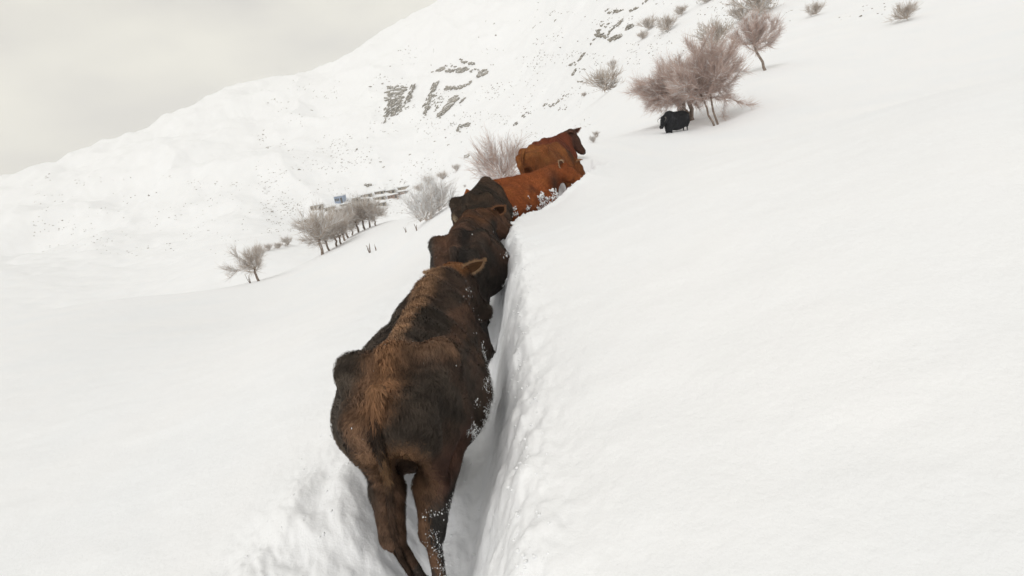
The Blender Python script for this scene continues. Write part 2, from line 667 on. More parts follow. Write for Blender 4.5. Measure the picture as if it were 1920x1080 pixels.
def cow_prims(p):
    """p: poll, hd (head direction), up (head up), hocks/hooves, gauntness. hips at y = 0, hooves at z = 0, facing +Y"""
    pr = []
    f = p.get('fat', 1.0)
    tw = p.get('thigh', 1.0)
    pr += [('e', .1, (p.get('bx', 0.0) * .6, .56, .93), (.345 * f, .66, .36)), ('e', .12, (p.get('bx', 0.0), .42, .84), (.415 * f, .47, .31)),
           ('e', .12, (0, 1.0, .93), (.26, .33, .36)),
           ('c', .1, (0, -.02, 1.19), (0, 1.0, 1.2), .125, .12),
           ('c', .10, (0, -.12, 1.325), (0, .7, 1.315), .030, .034), ('c', .10, (0, .7, 1.315), (0, 1.12, 1.36), .036, .05),
           ('c', .10, (0, -.02, 1.10), (0, -.30, 1.1), .18, .13)]
    for s in (-1, 1):
        pr += [('c', .07, (0, -.02, 1.275), (.22 * s, .0, 1.272), .06, .056), ('e', .12, (.235 * s + p.get('bx', 0) * .3, .20, 1.06), (.10, .22, .17)), ('c', .08, (.215 * s, .02, 1.22), (.185 * s, .04, .92), .06, .09),
               ('c', .09, (.225 * s, .03, 1.255), (.12 * s, -.36, 1.14), .045, .055),
               ('c', .10, (.11 * s, -.30, 1.10), (.12 * s, -.31, 1.0), .08, .07), ('c', .05, (.13 * s, -.30, 1.02), (.125 * s, -.22, .72), .06, .036),
               ('c', .06, (.155 * s, .99, 1.16), (.2 * s, 1.13, .84), .11, .11)]
    # hollows of the flank and beside the tail
    for s in (-1, 1):
        pr += [('-e', .10, (.42 * s, .27, 1.28), (.12, .12, .10)), ('-e', .09, (.15 * s, -.24, 1.33), (.075, .2, .09))]
    # hind legs
    for s, (hx, hy), (fx, fy), lift in ((-1, p['hockL'], p['footL'], p.get('liftL', 0)), (1, p['hockR'], p['footR'], p.get('liftR', 0))):
        st = (.175 * s, .10, .80)
        hk = (hx, hy, .50 + lift)
        ft = (fx, fy, .13 + lift)
        pr += [('c', .09, (.14 * s, -.10, 1.06), (.14 * s, -.13, .93), .13 * tw, .105 * tw),
               ('c', .08, (.16 * s, -.02, .95), st, .095, .062),
               ('c', .05, (.155 * s, -.14, .92), (hx * .7 + .04 * s, hy * .5 - .05, .70), .078, .048),
               ('c', .06, (hx * .7 + .04 * s, hy * .5 - .05, .68), hk, .08, .052),
               ('c', .04, st, hk, .08, .048),
               ('c', .03, (hx, hy - .02, .53 + lift), hk, .028, .036),
               ('c', .04, hk, ft, .038, .032), ('c', .03, ft, (fx, fy + .04, .075 + lift), .045, .045)]
    # fore legs
    for s, (kx, ky), (fx, fy) in ((-1, p.get('kneeL', (-.15, 1.14)), p.get('ffL', (-.14, 1.1))), (1, p.get('kneeR', (.15, 1.2)), p.get('ffR', (.14, 1.25)))):
        pr += [('c', .07, (.2 * s, 1.1, .88), (.17 * s, 1.06, .70), .12, .085), ('c', .05, (.17 * s, 1.06, .70), (kx, ky, .42), .08, .055),
               ('c', .04, (kx, ky, .42), (fx, fy, .13), .045, .036), ('c', .03, (fx, fy, .13), (fx, fy + .03, .075), .045, .045)]
    poll = np.array(p['poll'], float)
    w0 = np.array([0, 1.1, 1.16])
    mid = (w0 + poll) / 2 + np.array(p.get('sag', (0, 0, 0.0)))
    pr += [('c', .12, w0, mid, .20, .155), ('c', .10, mid, poll - np.array([0, .03, .03]), .155, .12),
           ('c', .12, (0, 1.15, .90), mid - [0, 0, .12], .17, .10),
           ('c', .08, (0, 1.1, 1.345), mid + [0, 0, .13], .045, .05), ('c', .08, mid + [0, 0, .13], poll + [0, -.02, .06], .05, .055)]
    hd = np.array(p['hd'], float)
    hd /= np.linalg.norm(hd)
    up = np.array(p.get('hup', (0, 0, 1)), float)
    up -= hd * (up @ hd)
    up /= np.linalg.norm(up)
    rt = np.cross(hd, up)
    hs = p.get('hs', 1.1)
    hp = lambda x, y, z: poll + (rt * x + hd * y + up * z) * hs
    hpr = [('c', .05, hp(0, 0, .01), hp(0, .17, .0), .098, .09), ('c', .05, hp(-.06, .02, .05), hp(.06, .02, .05), .06, .06),
           ('c', .05, hp(0, .15, 0), hp(0, .40, -.02), .085, .062), ('c', .04, hp(-.025, .43, -.02), hp(.025, .43, -.02), .062, .062),
           ('c', .05, hp(0, .08, -.11), hp(0, .38, -.075), .07, .042)]
    for s in (-1, 1):
        hpr += [('c', .04, hp(.06 * s, .05, -.07), hp(.05 * s, .2, -.09), .06, .045), ('c', .03, hp(.075 * s, .13, .045), hp(.07 * s, .17, .04), .032, .028)]
        hpr += [('-e', .02, hp(.035 * s, .485, .0), (.016, .016, .016))]
    pr += [(q[0], q[1], q[2], q[3], q[4] * hs, q[5] * hs) if q[0] == 'c' else q for q in hpr]
    return pr, hp, (rt, hd, up)


def leaf_ear(base, tip, face, width):
    """cupped ear: a curled leaf with real thickness"""
    base, tip, face = (np.asarray(v, float) for v in (base, tip, face))
    ax = tip - base
    L = np.linalg.norm(ax)
    ax /= L
    face = face - ax * (face @ ax)
    face /= np.linalg.norm(face)
    sd_ = np.cross(ax, face)
    nu, nv = 9, 9
    V = []
    for off in (0.0, -0.012):
        for i in range(nu):
            u = i / (nu - 1)
            wd = width * (math.sin(math.pi * min(1, u * 0.92 + 0.10)) ** 0.75) * (1 - 0.15 * u) + 0.006
            for j in range(nv):
                v = j / (nv - 1) * 2 - 1
                cup = 0.55 * wd * (v * v - 1) * (1 - 0.35 * u)
                V.append(base + ax * (u * L) + sd_ * (v * wd) + face * (cup + off))
    Q = []
    g = lambda k, i, j: k * nu * nv + i * nv + j
    for i in range(nu - 1):
        for j in range(nv - 1):
            Q.append((g(0, i, j), g(0, i + 1, j), g(0, i + 1, j + 1), g(0, i, j + 1)))
            Q.append((g(1, i, j), g(1, i, j + 1), g(1, i + 1, j + 1), g(1, i + 1, j)))
    ring = [(i, 0) for i in range(nu)] + [(nu - 1, j) for j in range(1, nv)] + [(i, nv - 1) for i in range(nu - 2, -1, -1)] + [(0, j) for j in range(nv - 2, 0, -1)]
    for a, b in zip(ring, ring[1:] + ring[:1]):
        Q.append((g(0, *a), g(0, *b), g(1, *b), g(1, *a)))
    rim = [np.array(V[g(0, *a)]) for a in ring[:2 * nu + nv - 2]]
    return np.array(V), Q, rim, (ax, face, sd_)


def fur_mesh(V, Q, col, n, length, width, dirf, maskf=None, lift=0.62, name='fur'):
    """short hairs lying along the body surface: one slim triangle pair each"""
    A = V[Q[:, 0]]
    B = V[Q[:, 1]]
    Cc = V[Q[:, 2]]
    D = V[Q[:, 3]]
    nrm = np.cross(Cc - A, D - B)
    area = np.linalg.norm(nrm, axis=1)
    nrm = nrm / (area[:, None] + 1e-12)
    cen = (A + B + Cc + D) / 4
    wgt = area.copy()
    if maskf is not None:
        wgt = wgt * maskf(cen)
    wgt /= wgt.sum()
    f = rng.choice(len(Q), n, p=wgt)
    u, v = rng.random((n, 1)), rng.random((n, 1))
    P = (A[f] * (1 - u) + B[f] * u) * (1 - v) + (D[f] * (1 - u) + Cc[f] * u) * v
    Nn = nrm[f]
    cc = col[Q[f, rng.integers(0, 4, n)]]
    d = dirf(P)
    # clumping: neighbouring hairs lean the same way
    cl = np.stack([vnoise(P[:, 0] * 22 + P[:, 2] * 9, P[:, 1] * 22 + P[:, 2] * 13), vnoise(P[:, 0] * 18 + 50, P[:, 1] * 18 + P[:, 2] * 18),
                   vnoise(P[:, 2] * 20 + 90, P[:, 1] * 20 + P[:, 0] * 15)], 1)
    d = d + 1.1 * cl + rng.normal(0, .22, (n, 3))
    d = d - Nn * np.sum(d * Nn, 1)[:, None]
    d /= np.linalg.norm(d, axis=1)[:, None] + 1e-9
    lf = lift * (0.5 + rng.random((n, 1)))
    t = d + Nn * lf
    t /= np.linalg.norm(t, axis=1)[:, None]
    L = length * (0.55 + 0.75 * rng.random((n, 1))) * np.clip((P[:, 2:3] - .1) / .7, .35, 1)
    sdv = np.cross(Nn, d)
    W = width * (0.7 + 0.6 * rng.random((n, 1)))
    P = P - Nn * 0.003
    T1 = P + t * L * 0.55
    T2 = T1 + (t - Nn * lf * 1.2) * L * 0.45
    VV = np.stack([P - sdv * W / 2, P + sdv * W / 2, T1 + sdv * W * .35, T1 - sdv * W * .35, T2], 1).reshape(-1, 3)
    k = np.arange(n)[:, None] * 5
    q = k + np.array([0, 1, 2, 3])
    tr = k + np.array([3, 2, 4])
    jit = (0.7 + 0.6 * rng.random((n, 1))) * np.clip(1 + .7 * cl[:, :1] + .5 * cl[:, 2:3], .5, 1.6)
    cc = cc * jit
    cv = np.repeat(cc[:, None, :], 5, 1)
    cv[:, 4] *= 1.15
    return mesh_np(name, VV, q, tr, True, cv.reshape(-1, 3))


def build_cow(label, pos, heading, scale, p, colf, h=0.022, nfur=30000, flen=0.035, fwid=0.004, bend=0.0, slope=0.0, horns=None,
              earcol=(0.3, 0.16, 0.08), cat='cow', group='cattle walking in single file up the snow trench', name='cow', snowf=None, tail=None):
    root = bpy.data.objects.new(name, None)
    C.objects.link(root)
    root.location = [float(v) for v in pos]
    root.rotation_euler = (slope, 0, heading)
    root.scale = (scale,) * 3
    tag(root, label, cat, group)
    prims, hp, (rt, hd, up) = cow_prims(p)
    if p.get('extra'):
        prims = prims + p['extra']
    poll = np.array(p['poll'], float)
    allp = np.array([poll, hp(0, .55, -.1), hp(.3, 0, .1), hp(-.3, 0, .1)])
    lo = np.minimum(np.array([-.62, -.6, -.02]), allp.min(0) - .15)
    hi = np.maximum(np.array([.62, 1.45, 1.48]), allp.max(0) + .15)
    if p.get('low'):
        lo[2] = p['low']
    n = np.ceil((hi - lo) / h).astype(int) + 1
    g = np.stack(np.meshgrid(*[lo[i] + np.arange(n[i]) * h for i in range(3)], indexing='ij'), -1)
    Fv = eval_sdf(g, prims)
    P2 = g
    nz = 0.006 * (np.sin(P2[..., 1] * 31 + 4 * np.sin(P2[..., 2] * 9)) * sstep(.3, .55, P2[..., 1]) * (1 - sstep(.85, 1.0, P2[..., 1])))  # faint ribs
    Fv = Fv + nz
    V, Q = surface_nets(Fv, lo, h)
    lim = p.get('low')

    def warp(X):
        X = np.array(X, float)
        X[:, 0] += bend * X[:, 1] * np.abs(X[:, 1])
        return X
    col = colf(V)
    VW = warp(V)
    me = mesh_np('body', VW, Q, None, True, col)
    body = obj('body', me, M_COAT, root)

    def dirf(X):
        d = np.zeros_like(X)
        d[:, 1] = -0.75
        d[:, 2] = -0.75 - 0.5 * (1.2 - X[:, 2])
        d[:, 0] = 0.25 * np.sign(X[:, 0]) * (np.abs(X[:, 0]) > .03)
        return d
    fm = fur_mesh(VW, Q, col, nfur, flen, fwid, dirf, p.get('furmask'))
    obj('coat', fm, M_FUR, root)
    # ears
    for s, e in ((-1, p.get('earL')), (1, p.get('earR'))):
        if e is None:
            e = (1.0, -.15, -.02, .17)           # side, forward, up, length
        base = hp(.085 * s, .0, .035)
        dv = rt * s * e[0] + hd * e[1] + up * e[2]
        dv /= np.linalg.norm(dv)
        face = np.array(e[4]) if len(e) > 4 else (hd * .35 - up * .25 + rt * s * .1)
        EV, EQ, rim, (ax, fc, sdv) = leaf_ear(warp([base])[0], warp([base])[0] + dv * (e[3] + .02), face, .055 * (e[5] if len(e) > 5 else 1))
        ecol = np.tile(np.array(earcol), (len(EV), 1)) * rng.uniform(.75, 1.1, (len(EV), 1))
        ecol[:81] *= .45          # inside of the cup is darker
        em = mesh_np('ear', EV, EQ, None, True, ecol)
        ear = obj('ear', em, M_FUR, root)
        # fringe along the rim
        rimp = np.array(rim)
        nf = p.get('fringe', 900)
        k = rng.integers(0, len(rimp) - 1, nf)
        t = rng.random((nf, 1))
        bp_ = rimp[k] * (1 - t) + rimp[k + 1] * t
        cen = rimp.mean(0)
        od = bp_ - cen
        od /= np.linalg.norm(od, axis=1)[:, None]
        od = od + ax * .5 + rng.normal(0, .35, (nf, 3))
        od /= np.linalg.norm(od, axis=1)[:, None]
        Lf = (.02 + .025 * rng.random((nf, 1)))
        wv = np.cross(od, fc)
        wv /= np.linalg.norm(wv, axis=1)[:, None]
        ww = fwid * .8
        FV = np.stack([bp_ - wv * ww / 2, bp_ + wv * ww / 2, bp_ + od * Lf], 1).reshape(-1, 3)
        fc3 = np.repeat(np.array(p.get('fringecol', (0.62, 0.45, 0.3))) * rng.uniform(.7, 1.1, (nf, 1)), 3, 0)
        obj('ear_fringe', mesh_np('ear_fringe', FV, None, np.arange(nf * 3).reshape(-1, 3), False, fc3), M_FUR, ear)
    # eyes, nose
    for s in (-1, 1):
        EVv, ET = ICO2
        e0 = warp([hp(.085 * s, .15, .03)])[0]
        mb = MB()
        mb.add(EVv * .021 + e0, None, ET)
        obj('eye', mb.mesh('eye'), M_EYE, root)
    mb = MB()
    nv = ICO3[0]
    Rm = np.stack([rt, hd, up], 0)
    mb.add((nv * np.array([.066, .035, .05])) @ Rm + warp([hp(0, .475, -.015)])[0], None, ICO3[1])
    obj('nose', mb.mesh('nose'), M_MUZZLE, root)
    # hooves
    for (fx, fy), lift in ((p['footL'], p.get('liftL', 0)), (p['footR'], p.get('liftR', 0)), (p.get('ffL', (-.14, 1.1)), 0), (p.get('ffR', (.14, 1.25)), 0)):
        mb = MB()
        for s in (-1, 1):
            pts = np.array([(fx + s * .024, fy + .01, .085 + lift), (fx + s * .026, fy + .045, .045 + lift), (fx + s * .024, fy + .065, .008 + lift)])
            mb.tube(warp(pts), [.03, .034, .036], 8)
        obj('hoof', mb.mesh('hoof'), M_HOOF, root)
    # tail
    tp = tail or [(0, -.38, 1.26), (0, -.47, 1.15), (-.01, -.47, .95), (-.01, -.42, .72), (-.03, -.36, .5), (-.03, -.33, .34), (-.02, -.33, .2)]
    tr_ = [.036, .028, .02, .016, .014, .02, .006]
    tp = np.array(tp)
    tt = np.linspace(0, len(tp) - 1, 22)
    pts = np.stack([np.interp(tt, np.arange(len(tp)), tp[:, i]) for i in range(3)], 1)
    for _ in range(2):
        pts[1:-1] = (pts[:-2] + 2 * pts[1:-1] + pts[2:]) / 4
    rr = np.interp(tt, np.arange(len(tp)), tr_)
    mb = MB()
    mb.tube(warp(pts), rr, 10)
    TV = np.concatenate(mb.V)
    TQ = np.concatenate(mb.Q)
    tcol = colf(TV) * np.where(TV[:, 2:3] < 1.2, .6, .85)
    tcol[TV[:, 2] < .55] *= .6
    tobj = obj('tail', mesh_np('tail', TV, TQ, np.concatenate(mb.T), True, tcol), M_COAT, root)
    dn = lambda X: np.tile(np.array([0, -.1, -1.0]), (len(X), 1))
    obj('tail_hair', fur_mesh(TV, TQ, tcol, max(600, nfur // 30), flen * 1.15, fwid * .9, dn, lambda X: 1.0 + 2.5 * (X[:, 2] < .5), lift=.25), M_FUR, tobj)
    if horns:
        for s in (-1, 1):
            b0 = hp(.07 * s, .0, .08)
            pts = np.array([b0 + rt * s * x + up * z + hd * y for (x, y, z) in horns])
            mb = MB()
            mb.tube(warp(pts), np.linspace(.028, .006, len(pts)), 8)
            obj('horn', mb.mesh('horn'), M_HORN, root)
    if snowf is not None:
        mb = MB()
        nrm = np.cross(VW[Q[:, 2]] - VW[Q[:, 0]], VW[Q[:, 3]] - VW[Q[:, 1]])
        nrm /= np.linalg.norm(nrm, axis=1)[:, None] + 1e-9
        cenq = VW[Q].mean(1)
        for (mask, cnt, s0, s1) in snowf(cenq):
            wq = mask.astype(float)
            if wq.sum() == 0:
                continue
            for f in rng.choice(len(Q), cnt, p=wq / wq.sum()):
                s_ = rng.uniform(s0, s1) * (0.5 + rng.random() ** 3 * 1.3)
                ck = chunk(ICO1[0], (s_ * .8, s_ * rng.uniform(.5, 1.3), s_ * rng.uniform(.6, 1.6)), rng.uniform(0, 6), .45)
                ck = ck - np.outer(ck @ nrm[f], nrm[f]) * .6
                mb.add(ck + cenq[f] + rng.normal(0, .008, 3) + nrm[f] * flen * .4, None, ICO1[1])
        if mb.n:
            obj('clinging_snow', mb.mesh('clinging_snow'), M_CAP, root)['kind'] = 'stuff'
    return root


def blend(c, c2, m):
    return c * (1 - m[:, None]) + np.array(c2) * m[:, None]


def n3(X, s, o=0.0):
    return (fbm(X[:, 0] * s + X[:, 2] * s * .6 + o, X[:, 1] * s + X[:, 2] * s * .8 + o, 3) + fbm(X[:, 2] * s + 7 + o, (X[:, 0] - X[:, 1]) * s + 3 + o, 3)) * .5


def brown_coat(stripe=1.0, dark=(0.042, 0.033, 0.027), brown=(0.115, 0.058, 0.032), tan=(0.27, 0.15, 0.08), redtop=0.0):
    def f(X):
        c = np.tile(np.array(dark), (len(X), 1))
        x, y, z = X[:, 0], X[:, 1], X[:, 2]
        nn = n3(X, 3.0)
        fine = n3(X, 11.0, 5)
        # warm brown over rump, thighs and rear of the legs
        m = sstep(-.25, .35, nn + .55 * (y < .12) * (z < 1.25) - .8 * np.clip(y, 0, .5) - .15 + .3 * sstep(1.0, .75, z) * (y < .2))
        c = blend(c, brown, m * .9)
        rear = (1 - sstep(-.2, .15, y))
        m = rear * sstep(.16, .02, np.abs(x + .05)) * sstep(.7, 1.2, z) * .55
        c = blend(c, tan, m * (0.6 + fine))
        m = rear * sstep(-.1, .3, nn + .15) * (z < .95) * .5
        c = blend(c, (0.2, 0.105, 0.05), m)
        # pale patch under the tail
        m = np.exp(-(((x - .02) / .1) ** 2 + ((z - .84) / .09) ** 2)) * (y < -.1)
        c = blend(c, (0.26, 0.16, 0.085), m * .75)
        # tan stripe down the spine to the poll
        wd = .05 + .09 * sstep(.4, 1.4, y)
        m = sstep(1.15, .5, np.abs(x + .012) / wd) * sstep(1.2, 1.31, z + .0 * y) * stripe
        m = np.maximum(m, sstep(1.3, 1.6, y) * sstep(.05, .12, z - (1.30)) * stripe)
        c = blend(c, tan, np.clip(m * (.85 + .8 * fine), 0, 1))
        # rim of the hip bones
        m = np.exp(-((z - 1.305) / .035) ** 2) * np.exp(-((y - .02) / .09) ** 2) * (x > -.02)
        c = blend(c, (0.2, 0.1, 0.05), m * .8)
        m = sstep(.05, .3, fine + .1) * (y > .25) * (z > .75)
        c = blend(c, (0.105, 0.052, 0.033), m * (.75 + redtop))
        # greyer on the outside of the left flank
        m = sstep(.2, .3, -x) * .7
        c = blend(c, (0.075, 0.066, 0.056), m)
        return np.clip(c, .01, 1)
    return f


def red_coat(base=(0.27, 0.078, 0.026), dark=(0.085, 0.034, 0.02), headc=None, ychg=1.25, shoulder=True):
    def f(X):
        x, y, z = X[:, 0], X[:, 1], X[:, 2]
        c = np.tile(np.array(base), (len(X), 1))
        nn = n3(X, 2.6, 2)
        c = blend(c, dark, sstep(.05, .35, nn) * .75)
        c = blend(c, (base[0] * 1.25, base[1] * 1.5, base[2] * 1.4), sstep(.0, .35, n3(X, 6, 9)) * .5)
        if shoulder:
            m = np.exp(-(((y - 1.22) / .12) ** 2 + ((z - 1.15) / .22) ** 2))
            c = blend(c, (0.05, 0.03, 0.022), m * .85)
        if headc is not None:
            c = blend(c, headc, sstep(ychg, ychg + .15, y))
        return np.clip(c, .01, 1)
    return f


def place(px, py, R, zoff=0.0):
    p_ = at(px, py, R)
    return p_


gz = lambda x, y: float(floor_z(np.array([y]))[0])

def coat1_sidelit(X):  # coat pattern with light from the left painted in: left lighter, right darker
    x, y, z = X[:, 0], X[:, 1], X[:, 2]
    nn, fine = n3(X, 3.0), n3(X, 12.0, 5)
    c = np.tile(np.array((0.050, 0.039, 0.031)), (len(X), 1))
    bx = lambda v, a, b, e=.05: sstep(a - e, a + e, v) * (1 - sstep(b - e, b + e, v))
    rear = 1 - sstep(-.02, .2, y)
    # rib side with reddish streaks
    st = fbm(y * 2.2 + 3, z * 17 + 1.2 * y, 3)
    c = blend(c, (0.125, 0.07, 0.046), np.clip(sstep(-.05, .45, st) * bx(z, 1.0, 1.27, .06) * sstep(.1, .3, y) * (x > -.1), 0, 1) * .9)
    c = blend(c, (0.085, 0.05, 0.036), sstep(-.1, .3, nn) * sstep(.1, .3, y) * .5)
    # left buttock ridge, brown to tan, light from the left painted in
    m = rear * bx(x, -.175, -.025, .05) * bx(z, .6, 1.34, .05)
    c = blend(c, (0.135, 0.078, 0.05), m * (.8 + .4 * fine))
    m = rear * bx(x, -.14, -.045, .03) * bx(z, .82, 1.32, .05)
    c = blend(c, (0.215, 0.125, 0.077), np.clip(m * (.55 + 1.2 * fine), 0, 1))
    # right side of the rump painted nearly black as shaded side, brown mottling, reddish thigh
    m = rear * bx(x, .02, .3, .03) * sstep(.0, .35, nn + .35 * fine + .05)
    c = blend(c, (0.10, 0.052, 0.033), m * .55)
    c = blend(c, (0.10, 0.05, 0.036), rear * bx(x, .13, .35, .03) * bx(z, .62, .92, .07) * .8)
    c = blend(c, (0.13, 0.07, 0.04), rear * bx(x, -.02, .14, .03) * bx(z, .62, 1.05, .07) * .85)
    m = np.exp(-(((x - .0) / .095) ** 2 + ((z - .95) / .085) ** 2)) * rear
    c = blend(c, (0.29, 0.165, 0.085), np.clip(m * (.8 + fine), 0, 1))
    # dark cleft
    c = blend(c, (0.025, 0.02, 0.018), rear * np.exp(-((x + .02) / .014) ** 2) * bx(z, 1.0, 1.2, .03) * .9)
    # legs, outer right one painted darker as the shaded side
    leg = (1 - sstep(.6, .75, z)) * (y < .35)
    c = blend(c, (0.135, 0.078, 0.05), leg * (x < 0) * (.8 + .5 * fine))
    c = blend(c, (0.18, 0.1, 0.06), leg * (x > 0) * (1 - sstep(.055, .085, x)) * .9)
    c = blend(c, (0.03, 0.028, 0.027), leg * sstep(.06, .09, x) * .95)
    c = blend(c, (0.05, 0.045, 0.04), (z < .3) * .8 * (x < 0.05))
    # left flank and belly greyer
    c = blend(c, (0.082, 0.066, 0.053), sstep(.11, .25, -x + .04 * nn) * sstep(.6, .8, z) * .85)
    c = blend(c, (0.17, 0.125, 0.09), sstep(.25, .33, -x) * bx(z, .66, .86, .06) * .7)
    # spine stripe, hip rim, mane, poll
    wd = .045 + .07 * sstep(.3, 1.4, y)
    m = sstep(1.2, .5, np.abs(x + .02 + .02 * sstep(.8, 1.6, y)) / wd) * sstep(1.18, 1.3, z)
    c = blend(c, (0.30, 0.175, 0.10), np.clip(m * (.85 + .7 * fine), 0, 1))
    m = np.exp(-((z - 1.32) / .045) ** 2) * np.exp(-((y - .02) / .08) ** 2) * sstep(-.06, .0, x)
    c = blend(c, (0.215, 0.125, 0.077), np.clip(m * (.9 + fine), 0, 1))
    m = sstep(1.55, 1.7, y) * sstep(1.27, 1.33, z)
    c = blend(c, (0.30, 0.14, 0.06), m * .9)
    m = (y < .02) * np.exp(-((x + .01) / .07) ** 2) * sstep(1.14, 1.22, z)
    c = blend(c, (0.24, 0.12, 0.06), m * .8)
    return np.clip(c, .01, 1)


def coat2(X):
    x, y, z = X[:, 0], X[:, 1], X[:, 2]
    nn, fine = n3(X, 3.2, 8), n3(X, 10.0, 5)
    c = np.tile(np.array((0.044, 0.036, 0.031)), (len(X), 1))
    c = blend(c, (0.135, 0.075, 0.05), sstep(-.15, .25, nn + .15 * (x < .05)) * sstep(.8, 1.0, z) * .95)
    c = blend(c, (0.028, 0.025, 0.024), np.exp(-((x - .07) / .08) ** 2) * (y < .2) * .85)
    c = blend(c, (0.15, 0.08, 0.052), np.exp(-((x + .12) / .05) ** 2) * (y < .1) * sstep(.7, .8, z) * (.6 + fine))
    c = blend(c, (0.07, 0.07, 0.066), sstep(.2, .27, -x) * .8)
    c = blend(c, (0.145, 0.07, 0.037), np.clip(sstep(1.22, 1.31, z) * sstep(.5, .9, y) * (.8 + fine), 0, 1))
    c = blend(c, (0.2, 0.09, 0.04), sstep(1.6, 1.7, y) * sstep(1.2, 1.3, z) * .9)
    return np.clip(c, .01, 1)


# nearest cow, seen from behind
COW1 = dict(poll=(.06, 1.76, 1.24), hd=(.30, .55, -.75), hup=(0.1, .6, .5), hockL=(-.13, -.27), footL=(-.06, -.2), hockR=(.065, -.28), footR=(.03, -.24), kneeR=(-.02, 1.0), ffR=(-.12, .95), kneeL=(-.1, 1.1), ffL=(-.1, 1.1),
            fat=1.08, bx=-.09, fringe=1000, earL=(.8, -.35, .35, .13, (-.3, -.8, -.3), .8), earR=(1.0, -.1, .25, .17, (.85, -.45, 0), 1.1), fringecol=(.5, .33, .2),
            furmask=lambda X: 1 + 1.2 * (X[:, 1] < .3))


def snow1(cq):
    x, y, z = cq[:, 0], cq[:, 1], cq[:, 2]
    edge = (x > .2) & (z < 1.05) & (z > .60) & (y > .0) & (y < 1.0)
    fine = n3(cq, 16)
    return [(edge & (x > .25) & (z < .95) & (fine > -.05), 2800, .0014, .0038), (edge & (x > .25) & (z < .88) & (fine > -.02), 1100, .002, .0055),
            ((x > .055) & (z < .62) & (y < .2) & (fine > -.05), 1500, .0011, .0028), ((x > .2) & (y > .9) & (y < 1.5) & (z > 1.05) & (fine > .12), 70, .002, .006),
            ((x > .0) & (z < .35) & (y < .2), 120, .002, .005), (y > -9, 50, .0012, .003), ((x < -.2) & (z > .84) & (z < .90) & (y > .1) & (y < .2), 9, .008, .014)]


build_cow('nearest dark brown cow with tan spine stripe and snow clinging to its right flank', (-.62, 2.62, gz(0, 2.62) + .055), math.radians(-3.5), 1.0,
          COW1, coat1_sidelit, h=.017, nfur=230000, flen=.045, fwid=.0042, slope=math.radians(.8), snowf=snow1,
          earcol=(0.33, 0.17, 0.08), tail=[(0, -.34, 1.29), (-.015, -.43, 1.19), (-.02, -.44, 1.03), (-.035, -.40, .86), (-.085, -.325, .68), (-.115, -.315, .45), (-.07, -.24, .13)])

COW2 = dict(poll=(.17, 1.64, 1.22), hd=(.6, .55, -.6), hup=(0.1, .6, .5), hockL=(-.14, -.27), footL=(-.12, -.2), hockR=(.12, -.25), footR=(.11, -.1),
            fat=1.05, kneeR=(.04, 1.0), ffR=(-.02, .9), fringe=700, earL=(.8, -.35, .3, .12, (-.3, -.8, -.3), .8), earR=(1.0, -.1, -.1, .17, (.5, -.8, 0), 1.2), fringecol=(.42, .22, .12))


def snow2(cq):
    x, y, z = cq[:, 0], cq[:, 1], cq[:, 2]
    return [((x > .3) & (z < 1.0) & (y > .0) & (y < .9) & (n3(cq, 7) > -.02), 260, .006, .013), (y > -9, 20, .004, .007)]


build_cow('dark brown cow with fuzzy brown withers, directly ahead of the nearest cow', (-.44, 5.55, gz(0, 5.6)), math.radians(-5), 1.0,
          COW2, coat2, h=.02, nfur=80000, flen=.04, fwid=.006,
          snowf=snow2, slope=math.radians(1), earcol=(0.16, 0.08, 0.045))

COW3 = dict(poll=(-.05, 1.36, .82), hd=(.2, .6, -.75), hup=(0, .6, .5), hockL=(-.14, -.27), footL=(-.12, -.2), hockR=(.12, -.25), footR=(.11, -.1), fat=.98, fringe=300)


def coat3(X):
    x, y, z = X[:, 0], X[:, 1], X[:, 2]
    c = np.tile(np.array((0.045, 0.034, 0.026)), (len(X), 1))
    c = blend(c, (0.10, 0.062, 0.042), sstep(-.1, .3, n3(X, 3)) * .8)
    c = blend(c, (0.02, 0.018, 0.018), sstep(.12, .02, np.abs(x + .0)) * (y < -.1) * sstep(1.2, 1.05, z))
    c = blend(c, (0.42, 0.33, 0.23), sstep(.045, .02, np.abs(x + .135 - .25 * (1.1 - z))) * (y < -.15) * sstep(1.2, 1.1, z) * sstep(.75, .85, z))
    return c


build_cow('grey brown cow seen from behind with a pale streak beside its tail', (-.33, 7.85, gz(0, 7.9)), math.radians(-12), 1.02,
          COW3, coat3, h=.024, earcol=(.06, .045, .035), nfur=36000, flen=.04, fwid=.008, slope=math.radians(4))

COW4 = dict(hs=1.08, poll=(.04, 1.52, 1.36), hd=(.42, .7, -.52), hup=(0, .3, 1), hockL=(-.14, -.27), footL=(-.12, -.2), hockR=(.12, -.25), footR=(.11, -.1), fat=.95,
            fringe=300, fringecol=(.6, .45, .3), earL=(.8, -.3, .2, .15, (-.6, .4, -.2), 1), earR=(1.0, -.75, .1, .17, (.8, .4, -.3), 1))


def coat4(X):
    c = red_coat()(X)
    c = blend(c, (0.34, 0.14, 0.075), sstep(1.72, 1.85, X[:, 1]))
    return c


def snow4(cq):
    x, y, z = cq[:, 0], cq[:, 1], cq[:, 2]
    return [((x > .1) & (z < 1.05) & (z > .72) & (y > .0) & (y < 1.2) & (n3(cq, 5, 3) > -.02), 700, .007, .015)]


build_cow('orange red cow side on with its head low towards the right, belly crusted with snow', (-.14, 9.65, gz(0, 9.3) - .09), math.radians(-60), 1.02,
          COW4, coat4, h=.024, nfur=36000, flen=.032, fwid=.008, snowf=snow4, slope=math.radians(-2), earcol=(.3, .13, .07))

